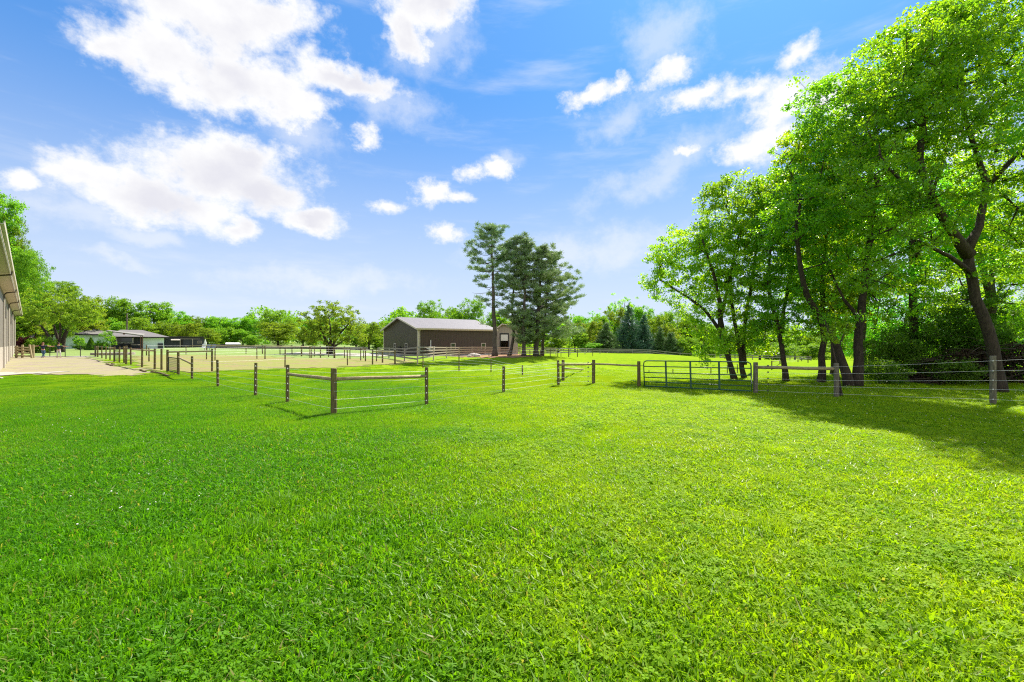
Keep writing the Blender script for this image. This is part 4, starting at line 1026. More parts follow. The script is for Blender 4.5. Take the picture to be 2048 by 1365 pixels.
wire_fence('wire_fence', 'wire fence with thin posts running from the brown barn front to the gate corner', [
    (846, 707, 736.5, None, .05), (918, 711, 743, None, .05), (982, 718, 745, None, .045), (1045, 731, 752, None, .045), (1126, 720, 761, None, .085)],
    (.93, .74, .55, .36, .17), wr=.0065)
wire_fence('wire_fence', 'low looking wire fence in the dip behind the green gate, short braced corner', [
    (1126.6, 722, None, 24.8, .07), (1175.5, 741, None, 47, .08), (1209, 741, None, 50, .06), (1254, 741, None, 50, .05), (1298, 741, None, 49, .05), (1346, 738.5, None, 46, .05), (1421.5, 735, None, 47, .05), (1455, 731, None, 52, .05), (1475, 729, None, 54, .05)],
    (.92, .7, .46), [(0, 1, .62, (.05, .80)), (1, 2, .8, .05)], wr=.006)
wire_fence('wire_fence', 'short braced fence end far out in the pasture between the gate and the straight trunk', [
    (1543.5, 722, None, 62, .075), (1560, 720, None, 68, .085), (1596, 718.5, None, 74, .07), (1603, 714, None, 88, .06), (1616, 717, None, 72, .075)], (.9, .6, .3), [(0, 1, .88, .05)], wr=.007)
wire_fence('wire_fence', 'thin post fence between the pines and the open pasture', [
    (900, 714, 716.5, 62, .05), (978, 707, 716, 58, .06), (1019, 702, 717, 56, .06), (1060, 700, 719, 54, .05), (1081, 701, 716, 56, .05), (1100.5, 697, 718, 56, .05), (1115.5, 700, 716.5, 60, .05), (1122, 696, 711, 70, .05), (1137.5, 697, 711, 72, .08), (1155, 697, 710.5, 74, .06), (1185.5, 697, 710, 78, .05)],
    (.93, .55), wr=.009)
def board_fence(label, posts, rails, hgt=1.35, mat='board', bw=.13, group='board fences', front=True):
    L = []
    for x, D, yt in posts:
        b = on(x, D); L.append((b, P(x, yt, D).z if yt else b.z+hgt))
    t = thing('board_fence', L[0][0], label, 'fence', group)
    for b, tz in L: MB().box((b.x-.06, b.y-.06, b.z-.2), (b.x+.06, b.y+.06, tz+.05)).build('post', M[mat], t)
    for f in rails:
        mb = MB()
        for (b0, t0), (b1, t1) in zip(L[:-1], L[1:]):
            p = Vector((b0.x, b0.y-.08, b0.z+(t0-b0.z)*f)); q = Vector((b1.x, b1.y-.08, b1.z+(t1-b1.z)*f)); mb.bar(p, q, .035, bw)
        mb.build('rail', M[mat], t)
    return t
board_fence('pale board fence in front of the brown barn, passing behind the pine trunks', [(835, 47, 694), (867, 53, 694.5), (893, 57, 695), (918, 60, 695), (944, 62, 694.5), (970, 64, 694.5), (1000, 66, 695), (1040, 70, 695), (1080, 74, 696), (1112, 78, 696.5)],
            (.97, .76, .55, .34), mat='board', bw=.14)
board_fence('weathered fence with bluish rails at the left front corner of the brown barn', [(756, 66, 696), (778, 60, 696.5), (809, 52, 697.5), (835, 47.2, 694.5)], (.97, .74, .52, .3), mat='board_dark', bw=.16)
board_fence('grey board fence along the far side of the pasture, sinking behind the rise', [(1112, 80, 696.5), (1140, 84, 697), (1170, 88, 697.5), (1200, 91, 698), (1236, 94, 698.5), (1265, 97, 699), (1300, 100, 700), (1330, 103, 703), (1360, 106, 706), (1395, 108, 708), (1430, 108, 709)],
            (.95, .66, .36), mat='board_dark', bw=.16)
board_fence('far board fence crossing the pasture behind the trunks right of the gate', [(1440, 100, 709.5), (1470, 98, 710), (1505, 97, 710.5), (1545, 95, 711.5), (1580, 93, 712.5), (1622, 91, 714)], (.95, .55), mat='board_dark', bw=.17)
board_fence('long dark board fence behind the arena, left of the driveway', [(412, 98, 692), (450, 96, 693), (500, 95, 693.5), (550, 94, 694), (600, 93, 694.5), (650, 92, 695), (700, 91, 695.5), (735, 90, 696)], (.9, .45, .15), mat='board_dark', bw=.30)

# small gates
def tube_gate(label, hinge, latch, z0, z1, wires=8, name='metal_gate'):
    t = thing(name, hinge, label, 'gate'); h = Vector(hinge); l = Vector(latch); up = Vector((0, 0, 1)); d = (l-h).normalized()
    p0, p1, p2, p3 = h+up*z0, h+up*z1, l+up*z1, l+up*z0
    mb = MB()
    for a, b in ((p0, p1), (p1, p2), (p2, p3), (p3, p0)): mb.tube([a, b], .03, 6)
    mb.build('frame', M['iron'], t); mb = MB(); n = int((l-h).length/.16)
    for k in range(1, n): mb.tube([h+d*(k*.16)+up*z0, h+d*(k*.16)+up*z1], .006, 4)
    for k in range(1, wires): q = z0+(z1-z0)*k/wires; mb.tube([h+up*q, l+up*q], .006, 4)
    mb.build('wire_mesh', M['iron'], t); return t
g1, g2 = LA[5][0], ground(335, 745)
tube_gate('small black mesh gate between two stout posts at the yard corner', g1.lerp(g2, .1), g1.lerp(g2, .9), .12, 1.05)
g1, g2 = ground(239, 726), ground(228.6, 724)
tube_gate('narrow black mesh gate farther along the arena fence by the yard', g1.lerp(g2, .1), g1.lerp(g2, .9), .12, 1.1)

# the green field gate
def field_gate():
    h = ground(1289, 776); l = ground(1503, 789.5); t = thing('field_gate', h, 'long green tubular metal gate standing in the grass between wooden posts', 'gate')
    b0, b1 = P(1289, 772.5, h.y), P(1503, 782.5, l.y); t0, t1 = P(1287, 722, h.y), P(1502, 724.5, l.y)
    def pt(u, v): return b0.lerp(b1, u).lerp(t0.lerp(t1, u), v)
    c = .045; fr = [pt(0, 0), pt(0, .5), pt(0, .86), pt(.006, .95), pt(c*.6, .995), pt(c, 1), pt(.5, 1), pt(1-c, 1), pt(1-c*.6, .995), pt(.994, .95), pt(1, .86), pt(1, .5), pt(1, 0), pt(.5, 0), pt(0, 0)]
    MB().tube(fr, .026, 8).build('frame', M['gate'], t, smooth=True)
    for v in (.78, .54, .35, .17): MB().tube([pt(0, v), pt(1, v)], .021, 8).build('rail', M['gate'], t, smooth=True)
    n = (t1-t0).cross(Vector((0, 0, 1))).normalized()
    for u in (.235, .475, .735):
        mb = MB(); a, b = pt(u, 0), pt(u, 1); mb.bar(a+n*.028, b+n*.028, .02, .075); mb.build('brace', M['gate'], t)
    mb = MB(); a = pt(.965, .54); mb.add([pt(.965, .54)+n*.03, pt(1, .54)+n*.03, pt(1, .64)+n*.03, pt(.965, .54)-n*.03, pt(1, .54)-n*.03, pt(1, .64)-n*.03], [(0, 1, 2), (5, 4, 3), (0, 3, 4, 1), (1, 4, 5, 2), (2, 5, 3, 0)])
    mb.build('latch', M['gate'], t)
    for v in (.2, .8): MB().tube([pt(0, v), pt(0, v)+Vector((-.16, .0, 0))], .014, 6).build('hinge', M['iron'], t)
    mb = MB(); a = pt(1, .52)+n*.04
    for k in range(9): mb.ball(a+Vector((.03+.012*math.sin(k), 0, -.035*k)), (.012, .012, .022), 5, 4)
    mb.build('chain', M['insul'], t)
field_gate()

# black yard fence, log rails
def yard_fence():
    a, b = ground(66, 715), ground(192, 714.2); t = thing('yard_fence', a, 'thin black metal fence behind the two people, wire mesh between slim posts', 'fence'); H = 1.35
    N = 4; P_ = [a.lerp(b, k/N*.97+.02) for k in range(N+1)]; P_ = [Vector((p.x, p.y, gz(p.x, p.y))) for p in P_]
    for p in P_: MB().tube([p-Vector((0, 0, .1)), p+Vector((0, 0, H))], .04, 6).build('post', M['iron'], t)
    for z in (H-.03, .08):
        mb = MB()
        for p, q in zip(P_[:-1], P_[1:]): mb.tube([p+Vector((0, 0, z)), q+Vector((0, 0, z))], .025 if z > 1 else .018, 6)
        mb.build('rail', M['iron'], t)
    mb = MB()
    for p, q in zip(P_[:-1], P_[1:]):
        for z in (.35, .6, .85, 1.1): mb.tube([p+Vector((0, 0, z)), q+Vector((0, 0, z))], .004, 3)
    mb.build('wire', M['iron'], t)
    return P_
yard_fence()
def log_rails():
    a = ground(33, 716.5); t = thing('log_fence', a, 'rustic fence of peeled log rails beside the end of the ribbed barn', 'fence')
    D = a.y
    for x, yt, yb in ((33, 692, 716), (45, 690, 717), (64, 690.5, 716.5), (66.5, 690, 717)):
        b = on(x, D+.1*(x-45)/20); tz = P(x, yt, b.y).z; post_mesh(b, tz, .12, int(x), 8).build('post', M['rail'], t)
    for y in (695.5, 700.5, 706, 712): MB().tube([P(30, y, D), P(46, y+.3, D-.1), P(62, y+.8, D)], .085, 7).build('rail', M['rail'], t, smooth=True)
    MB().tube([P(59, 690, D-.3), P(64, 716.4, D-.5)], .09, 7).build('leaning_post', M['rail'], t)
log_rails()

# ------------------------------------------------------------------ the ribbed barn at the left edge
def left_barn():
    u = Vector((-.722, .692, 0)); n = Vector((.692, .722, 0)); p0 = Vector((-36.4, 33, 0))-u*24
    L = 24+50; t = thing('barn', p0, 'long ribbed beige barn at the left edge with deep soffit, gutter and brown downspouts', 'barn')
    ang = math.atan2(u.y, u.x); T = Matrix.Translation(p0) @ Matrix.Rotation(ang, 4, 'Z')
    # local frame: x along the wall (away), y = into the yard is -y ; wall plane y=0, barn interior y>0
    def loc_obj(mb, name, mat, parent=t, smooth=False):
        o = mb.build(name, mat, None, smooth=smooth); o.parent = parent
        if parent is t: o.matrix_local = Matrix.Rotation(ang, 4, 'Z')
        return o
    t.location = p0
    zt = 6.15
    wl = loc_obj(MB().box((0, 0, -.3), (L, 14, zt)), 'wall', M['taupe_steel'])
    # corner trims, downspouts
    loc_obj(MB().box((L-.1, -.03, -.3), (L+.03, .12, zt)), 'corner_trim', M['trim'])
    loc_obj(MB().box((-1, -.62, zt-.05), (L+.6, 0.02, zt)), 'soffit', M['soffit'])
    loc_obj(MB().box((-1, -.66, zt-.12), (L+.6, -.625, zt+.22)), 'fascia', M['trim'])
    rf = MB(); y0, yr, zr = -.66, 7, zt+3.3
    rf.add([(-1, y0, zt+.2), (L+.6, y0, zt+.2), (L+.6, yr, zr), (-1, yr, zr), (-1, 15, zt+.2), (L+.6, 15, zt+.2), (-1, y0, zt+.12), (L+.6, y0, zt+.12), (L+.6, 15, zt+.12), (-1, 15, zt+.12)],
           [(0, 1, 2, 3), (3, 2, 5, 4), (6, 9, 8, 7), (0, 3, 4, 9, 6), (1, 7, 8, 5, 2), (0, 6, 7, 1), (4, 5, 8, 9)])
    loc_obj(rf, 'roof', M['roof_steel'])
    gt = MB(); pr = [(-.67, zt+.05), (-.78, zt+.05), (-.80, zt+.17), (-.77, zt+.17), (-.75, zt+.075), (-.67, zt+.075)]
    vs = [(-1, y, z) for y, z in pr]+[(L+.6, y, z) for y, z in pr]; gt.add(vs, [(i, (i+1) % 6, (i+1) % 6+6, i+6) for i in range(6)]+[(5, 4, 3, 2, 1, 0), (6, 7, 8, 9, 10, 11)])
    loc_obj(gt, 'gutter', M['trim'])
    for s in (14.5, 27.5, 40.5, 55, 70):
        loc_obj(MB().tube([(s, -.72, zt+.04), (s, -.70, zt-.14), (s, -.22, zt-.24), (s, -.09, zt-.4), (s, -.09, zt-.7)], .05, 8), 'downspout_elbow', M['gutter'])
        loc_obj(MB().tube([(s, -.09, zt-.7), (s, -.09, .15), (s, -.35, .0)], .05, 8), 'downspout', M['trim'])
    for s in (33.5, 44.5, 51):      # small dark high windows
        f = loc_obj(MB().box((s, -.04, 4.2), (s+1.4, .0, 5.2)), 'window', M['iron'])
    for s in (36, 48, 60): loc_obj(MB().box((s, -.035, 0), (s+.14, .0, zt-.06)), 'batten', M['trim'])
    return t
left_barn()

# ------------------------------------------------------------------ brown barn
def brown_barn():
    a = R(37.5); b = Vector((-14.6, 72, 0)); b.z = gz(b.x, b.y)-.05
    u = Vector((math.cos(a), math.sin(a), 0)); v = Vector((-math.sin(a), math.cos(a), 0))
    t = thing('barn', b, 'dark brown steel barn with grey roof and beige trim beyond the arena', 'barn'); L, Wd, ze, zr = 14.5, 13.6, 4.45, 6.35; ze -= b.z; zr -= b.z
    rot = Matrix.Rotation(a, 4, 'Z')
    def lo(mb, name, mat, parent=t, smooth=False):
        o = mb.build(name, mat, None, smooth=smooth); o.parent = parent
        if parent is t: o.matrix_local = rot
        return o
    w1 = MB().add([(0, 0, -.4), (L, 0, -.4), (L, 0, ze), (0, 0, ze), (0, Wd, -.4), (L, Wd, -.4), (L, Wd, ze), (0, Wd, ze)], [(0, 1, 2, 3), (5, 4, 7, 6)])
    lo(w1, 'side_wall', M['brown_steel'])
    w2 = MB().add([(0, Wd, -.4), (0, 0, -.4), (0, 0, ze), (0, Wd/2, zr), (0, Wd, ze), (L, Wd, -.4), (L, 0, -.4), (L, 0, ze), (L, Wd/2, zr), (L, Wd, ze)], [(0, 1, 2, 3, 4), (9, 8, 7, 6, 5)])
    lo(w2, 'gable_wall', M['brown_steel_y'])
    e = .45; s = (zr-ze)/(Wd/2); th = .10
    def slope(y, off=0): return zr-abs(y-Wd/2)*s+off
    rf = MB(); ys_ = (-e, Wd/2, Wd+e)
    top = [(-e, y, slope(y, th)) for y in ys_]+[(L+e, y, slope(y, th)) for y in ys_]; bot = [(x, y, z-th+.02) for x, y, z in top]
    rf.add(top+bot, [(0, 3, 4, 1), (1, 4, 5, 2), (7, 10, 9, 6), (8, 11, 10, 7), (0, 6, 9, 3), (2, 5, 11, 8), (0, 1, 7, 6), (1, 2, 8, 7), (3, 9, 10, 4), (4, 10, 11, 5)])
    roof = lo(rf, 'roof', M['roof_steel'])
    for x in (-e-.03, L+e+.03):
        mb = MB()
        for y0, y1 in ((-e, Wd/2), (Wd/2, Wd+e)): mb.bar((x, y0, slope(y0, -.02)), (x, y1, slope(y1, -.02)), .05, .24)
        lo(mb, 'rake_trim', M['trim'])
    lo(MB().box((-e, -e-.04, ze-.28), (L+e, -e, ze+.02)), 'fascia', M['trim'])
    lo(MB().box((-e, -e-.14, ze-.16), (L+e, -e-.042, ze-.02)), 'gutter', M['trim'])
    lo(MB().box((-.05, -.05, -.4), (.16, .12, ze-.15)), 'corner_trim', M['trim']); lo(MB().box((-.05, Wd-.12, -.4), (.12, Wd+.05, ze-.15)), 'corner_trim', M['trim'])
    lo(MB().tube([(.25, -.5, ze-.16), (.25, -.12, ze-.45), (.25, -.12, .1)], .06, 6), 'downspout', M['trim'])
    lo(MB().box((0, -.02, -.4), (L, -.003, .12)), 'skirt_trim', M['trim'])
    def win(x0, x1, z0, z1, side):
        fr = MB(); k = .09
        def bx(a0, a1, c0, c1, d0, d1):
            if side == 's': return ((a0, d0, c0), (a1, d1, c1))
            return ((d0, a0, c0), (d1, a1, c1))
        for q in ((x0-k, x1+k, z1, z1+k), (x0-k, x1+k, z0-k, z0), (x0-k, x0, z0, z1), (x1, x1+k, z0, z1)): fr.box(*bx(*q, -.05, .01))
        f = lo(fr, 'window', M['trim']); g_ = MB().box(*bx(x0, x1, z0, z1, -.02, .005)).build('pane', M['glass'], None); g_.parent = f
        m_ = MB().box(*bx(x0, x1, (z0+z1)/2-.02, (z0+z1)/2+.02, -.035, -.021)).build('sash', M['trim'], None); m_.parent = f
    def side_x(px):   # wall position under a pixel column on the long side
        k = (px-CX)/F; return (k*b.y-b.x)/(u.x-k*u.y)
    def gab_y(px):
        k = (px-CX)/F; return (k*b.y-b.x)/(v.x-k*v.y)
    for px in (906, 967): x = side_x(px); win(x-.36, x+.36, 1.05, 1.95, 's')
    for px in (790, 812.5): y = gab_y(px); win(y-.36, y+.36, .95, 1.9, 'g')
    lo(MB().box((gab_y(805)-.2, 0, 0), (gab_y(805), .01, .01)), 'vent', M['iron']) if False else None
    # air conditioner with its riser
    x = side_x(860); ac = Vector((x, -.75, .85)); wp = t.matrix_basis
    base = b+u*x+v*(-.6); t2 = thing('air_conditioner', (base.x, base.y, b.z), 'white outdoor air conditioning unit on the long wall of the brown barn', 'air conditioner'); t2.rotation_euler = (0, 0, a)
    def l2(mb, name, mat): o = mb.build(name, mat, None); o.parent = t2; return o
    l2(MB().box((-.45, -.2, .72), (.45, .2, 1.5)), 'cabinet', M['white']); l2(MB().tube([(-.1, -.24, 1.1), (-.1, -.205, 1.1)], .27, 16), 'fan_grille', M['board_dark'])
    l2(MB().tube([(.08, .5, 1.52), (.08, .5, 2.5)], .07, 8).add([], []), 'riser', M['white']); l2(MB().box((-.75, .1, 1.12), (-.45, .3, 1.3)), 'valve_cover', M['white'])
    l2(MB().box((-.4, -.05, .62), (.4, .6, .715)), 'bracket', M['iron'])
    # barrel by the gable
    y = gab_y(805.5); q = b+v*y+u*(-.55)
    bt = thing('water_barrel', (q.x, q.y, gz(q.x, q.y)), 'black barrel standing by the gable wall of the brown barn', 'barrel'); zq = gz(q.x, q.y)
    MB().tube([(q.x, q.y, zq), (q.x, q.y, zq+.35), (q.x, q.y, zq+1.0), (q.x, q.y, zq+1.25)], [.32, .36, .36, .30], 14).build('drum', M['black'], bt); MB().tube([(q.x, q.y, zq+1.251), (q.x, q.y, zq+1.29)], .31, 14).build('lid', M['iron'], bt)
brown_barn()
def tan_wing():
    D = 86; b = on(1012, D); t = thing('barn_wing', b, 'tan steel shed with a big half open overhead door, right of the brown barn', 'shed')
    x0, x1 = P(994, 0, D).x, P(1036, 0, D).x; ze, zr = P(0, 656, D).z, P(0, 649, D).z; xd0, xd1 = P(1001, 0, D).x, P(1016.5, 0, D).x; zd = P(0, 668, D).z; zb = b.z-.3
    mb = MB(); mb.box((x0, D, zb), (xd0, D+.2, zd)); mb.box((xd1, D, zb+.0), (x1, D+.2, zd)); mb.add([(x0, D, zd), (x1, D, zd), (x1, D, ze), ((x0+x1)/2-1, D, zr), (x0, D, ze-.3)], [(0, 1, 2, 3, 4)])
    mb.box((x0, D+.2, zb), (x0+.1, D+9, ze-.35)); mb.box((x1-.1, D+.2, zb), (x1, D+9, ze-.05)); mb.box((x0, D+9, zb), (x1, D+9.1, ze-.3)); mb.build('wall', M['tan_steel'], t)
    MB().add([(x0-.4, D-.5, ze-.35), ((x0+x1)/2-1, D-.5, zr+.1), (x1+.4, D-.5, ze+.0), (x0-.4, D+9.5, ze-.35), ((x0+x1)/2-1, D+9.5, zr+.1), (x1+.4, D+9.5, ze)], [(0, 1, 4, 3), (1, 2, 5, 4)]).build('roof', M['roof_steel'], t)
    mb = MB(); mb.bar((x0-.4, D-.52, ze-.4), ((x0+x1)/2-1, D-.52, zr+.04), .05, .2); mb.bar(((x0+x1)/2-1, D-.52, zr+.04), (x1+.4, D-.52, ze-.06), .05, .2); mb.build('rake_trim', M['trim'], t)
    zm = P(0, 682, D).z
    MB().box((xd0+.05, D+.05, zm), (xd1-.05, D+.12, zd-.15)).build('door', M['white'], t)
    fr = MB(); fr.box((xd0-.15, D-.05, zb), (xd0, D-.003, zd+.1)); fr.box((xd1, D-.05, zb), (xd1+.15, D-.003, zd+.1)); fr.box((xd0, D-.05, zd), (xd1, D-.003, zd+.12)); fr.build('door_frame', M['slate'], t)
tan_wing()

# ------------------------------------------------------------------ houses at the far left
def facade(cx, D, name, label, cat, x0, x1, ybase, yeave, depth, roof, mats, group=None, parts=None, yridge=None, over=.5, rx=None):
    """building turned to face the camera along its own line of sight; x0..x1 in pixels"""
    c = on(cx, D); ray = Vector((c.x, c.y, 0)).normalized(); tx = Vector((ray.y, -ray.x, 0)); ang = math.atan2(tx.y, tx.x)
    t = thing(name, c, label, cat, group); t.rotation_euler = (0, 0, ang)
    def lx(px):
        k = (px-CX)/F; return (k*c.y-c.x)/(tx.x-k*tx.y)
    def lz(y): return CH-(y-HY)/F*D-c.z
    a, b = lx(x0), lx(x1); z1 = lz(yeave)
    def lo(mb, nm, mat, parent=t): o = mb.build(nm, M[mat] if isinstance(mat, str) else mat, None); o.parent = parent; return o
    lo(MB().box((a, 0, -1.0), (b, depth, z1)), 'wall', mats[0])
    if yridge is not None:
        zr = lz(yridge); r0, r1 = (lx(rx[0]), lx(rx[1])) if rx else (a+depth/2, b-depth/2); o = over
        v = [(a-o, -o, z1), (b+o, -o, z1), (b+o, depth+o, z1), (a-o, depth+o, z1), (r0, depth/2, zr), (r1, depth/2, zr)]
        v += [(x, y, z-.18) for x, y, z in v[:4]]
        lo(MB().add(v, [(0, 1, 5, 4), (1, 2, 5), (2, 3, 4, 5), (3, 0, 4), (9, 8, 7, 6), (0, 6, 7, 1), (1, 7, 8, 2), (2, 8, 9, 3), (3, 9, 6, 0)]), 'roof', mats[1])
        lo(MB().box((a-o-.02, -o-.06, z1-.22), (b+o+.02, -o-.01, z1-.02)), 'gutter', 'iron')
    return t, lx, lz, lo
t, lx, lz, lo = facade(156, 95, 'house', 'low house with pale mint walls and hipped grey roof behind the yard tree', 'house', 91, 222, 700, 668.5, 9, 1, ('mint', 'shingle'), yridge=655.5, rx=(140, 186), over=1.0)
lo(MB().box((lx(92), -.04, -.5), (lx(96), .02, lz(670))), 'door', 'slate'); lo(MB().box((lx(182.5), -.5, -.5), (lx(184), .0, lz(669.5))), 'wall_corner', 'white')
t, lx, lz, lo = facade(56, 97, 'garage', 'low brown roofed garage half hidden by bushes at the far left', 'garage', 36, 88, 700, 675.5, 9, 1, ('brickd', 'shingle_b'), yridge=667.5, rx=(54, 66), over=1.2)
t, lx, lz, lo = facade(275, 93, 'house_wing', 'wing of the house with long grey roof, open porch and mint end wall', 'house', 222, 328, 698, 674, 8, 1, ('mint', 'shingle'), yridge=659.5, rx=(240, 285), over=.9)
lo(MB().box((lx(222.5), -.06, -.5), (lx(286), .0-.003, lz(675))), 'porch_wall', 'slate')
wf = lo(MB().box((lx(232), -.12, lz(687)), (lx(267), -.065, lz(674.5))), 'window', 'white'); lo(MB().box((lx(234.5), -.15, lz(686)), (lx(264.5), -.125, lz(675.5))), 'pane', 'glass', wf)
pr = MB(); zf, zb_ = lz(670), lz(664)
pr.add([(lx(214), -4.4, lz(663)), (lx(286), -4.4, lz(671.5)), (lx(290), -.9, lz(668)), (lx(222), -.9, lz(662)), (lx(214), -4.4, lz(665)), (lx(286), -4.4, lz(673.5)), (lx(290), -.9, lz(670)), (lx(222), -.9, lz(664))], [(0, 1, 2, 3), (7, 6, 5, 4), (0, 4, 5, 1), (1, 5, 6, 2), (2, 6, 7, 3), (3, 7, 4, 0)])
lo(pr, 'porch_roof', 'board_dark')
for px in (281, 284.5): lo(MB().box((lx(px)-.07, -4.2, -.6), (lx(px)+.07, -4.06, lz(673.6))), 'porch_post', 'deck')
lo(MB().box((lx(247), -4.6, lz(670.5)), (lx(251), -4.42, lz(668))), 'lamp', 'deck')
lo(MB().box((lx(226), -4.3, -.6), (lx(286), -.2, lz(697.5))), 'deck', 'deck')
lo(MB().box((lx(316), -.5, -.4), (lx(326), -.05, lz(687))), 'cupboard', 'slate')
def patio_set():
    for px, lab in ((243, 'left dark patio chair on the porch deck'), (258, 'right dark patio chair on the porch deck')):
        x, z = lx(px), lz(697.4); q = t.matrix_basis @ Vector((0, 0, 0)); w_ = Matrix.Translation(t.location) @ Matrix.Rotation(t.rotation_euler[2], 4, 'Z') @ Vector((x, -3.2, z))
        c = thing('patio_chair', w_, lab, 'chair', 'patio chairs on the porch')
        MB().box(w_+Vector((-.3, -.3, .38)), w_+Vector((.3, .3, .45))).build('seat', M['iron'], c); MB().box(w_+Vector((-.3, .26, .45)), w_+Vector((.3, .32, 1.0))).build('backrest', M['iron'], c)
        for sx in (-.27, .27):
            for sy in (-.27, .27): MB().tube([w_+Vector((sx, sy, 0)), w_+Vector((sx, sy, .38))], .025, 5).build('leg', M['iron'], c)
    w_ = Matrix.Translation(t.location) @ Matrix.Rotation(t.rotation_euler[2], 4, 'Z') @ Vector((lx(271), -3.0, lz(697.4)))
    c = thing('patio_table', w_, 'round pale topped table on the right of the porch deck', 'table')
    MB().tube([w_+Vector((0, 0, .70)), w_+Vector((0, 0, .76))], .75, 16).build('table_top', M['trim'], c); MB().tube([w_, w_+Vector((0, 0, .7))], .06, 6).build('pedestal', M['iron'], c)
patio_set()
t, lx, lz, lo = facade(368, 104, 'shed', 'long low slate coloured shed right of the house wing, with pale awning', 'shed', 329, 408, 694, 675, 5, 1, ('slate', 'slate'))
lo(MB().box((lx(328), -.5, lz(675)+.003), (lx(410), 5.2, lz(673.5))), 'roof', 'brickd')
lo(MB().add([(lx(342), -.0, lz(677.5)), (lx(360.5), -.0, lz(677.5)), (lx(360.5), -1.3, lz(680.8)), (lx(342), -1.3, lz(680.8)), (lx(342), 0, lz(678)), (lx(360.5), 0, lz(678)), (lx(360.5), -1.3, lz(681.4)), (lx(342), -1.3, lz(681.4))], [(3, 2, 1, 0), (4, 5, 6, 7), (0, 1, 5, 4), (2, 3, 7, 6), (1, 2, 6, 5), (3, 0, 4, 7)]), 'awning', 'trim')
lo(MB().box((lx(361), -.05, -.3), (lx(366), -.003, lz(679.5))), 'door', 'black')
mb = MB()
for px in (360.4, 385.2): mb.box((lx(px)-.06, -.6, -.3), (lx(px)+.06, -.48, lz(678)))
mb.box((lx(360), -.62, lz(678.7)), (lx(400), -.5, lz(678))); lo(mb, 'veranda_frame', 'board')
f = lo(MB().box((lx(395), -.06, lz(687)), (lx(404), -.003, lz(682))), 'window', 'board'); lo(MB().box((lx(396), -.09, lz(686.2)), (lx(403), -.063, lz(682.8))), 'pane', 'glass', f)
t, lx, lz, lo = facade(462, 100, 'shelter', 'low open shelter with a pale flat roof behind the arena', 'shelter', 441, 481, 700, 689, 4, 1, ('brickd', 'brickd'))
lo(MB().add([(lx(451), -.3, lz(688.8)), (lx(482), -.3, lz(688.8)), (lx(479), 4, lz(685.5)), (lx(451), 4, lz(685.5)), (lx(451), -.3, lz(689.2)), (lx(482), -.3, lz(689.2)), (lx(479), 4, lz(686)), (lx(451), 4, lz(686))], [(0, 1, 2, 3), (7, 6, 5, 4), (0, 4, 5, 1), (1, 5, 6, 2), (2, 6, 7, 3), (3, 7, 4, 0)]), 'roof', 'white')
t, lx, lz, lo = facade(425, 101, 'shed', 'low dark open front shed between the closed parasol and the pale roofed shelter', 'shed', 417, 441, 700, 690.5, 4, 1, ('brickd', 'brickd'))
lo(MB().box((lx(416), -.4, lz(690.5)+.002), (lx(441), 4.2, lz(689.6))), 'roof', 'board_dark')
def utility_pole():
    b = on(254, 104); t = thing('utility_pole', b, 'plain grey pole rising behind the ridge of the house wing', 'pole'); tz = P(254, 627, 104).z
    MB().tube([b, (b.x, b.y, tz)], [.22, .14], 10).build('shaft', M['post_grey'], t); MB().box((b.x-.2, b.y-.06, tz-1.2), (b.x+.2, b.y+.06, tz-1.1)).build('bracket', M['iron'], t)
    q = P(262, 640, 104.5); MB().tube([(b.x, b.y, tz-1), q, P(276, 662, 106)], .02, 4).build('stay_wire', M['iron'], t)
utility_pole()
def parasol():
    D = 90; b = on(410.5, D); t = thing('parasol', b, 'closed white parasol standing right of the slate coloured shed', 'parasol'); z1, z2 = P(0, 691, D).z, P(0, 678.5, D).z
    MB().tube([b, (b.x, b.y, z2)], .035, 6).build('pole', M['white'], t); MB().tube([(b.x, b.y, z1), (b.x, b.y, z1+.35), (b.x, b.y, (z1+z2)/2), (b.x, b.y, z2)], [.16, .26, .18, .04], 9).build('canopy', M['white'], t)
parasol()
for px, D, lab in ((405, 84, 'white garden chair left of the closed parasol'), (414, 82, 'grey garden chair just right of the closed parasol'), (425, 82, 'grey covered garden chair farthest right of the closed parasol')):
    b = on(px, D); c = thing('garden_chair', b, lab, 'chair', 'garden chairs by the parasol'); mt = 'white' if px == 405 else 'hay'
    MB().box(b+Vector((-.32, -.3, .4)), b+Vector((.32, .3, .48))).build('seat', M[mt], c); MB().add([b+Vector(q) for q in ((-.32, .22, .48), (.32, .22, .48), (.32, .5, 1.1), (-.32, .5, 1.1), (-.32, .28, .48), (.32, .28, .48), (.32, .56, 1.1), (-.32, .56, 1.1))], [(0, 1, 2, 3), (7, 6, 5, 4), (3, 2, 6, 7), (0, 3, 7, 4), (1, 5, 6, 2)]).build('backrest', M[mt], c)
    for sx in (-.28, .28):
        for sy in (-.26, .26): MB().tube([b+Vector((sx, sy, 0)), b+Vector((sx, sy, .4))], .03, 5).build('leg', M[mt], c)
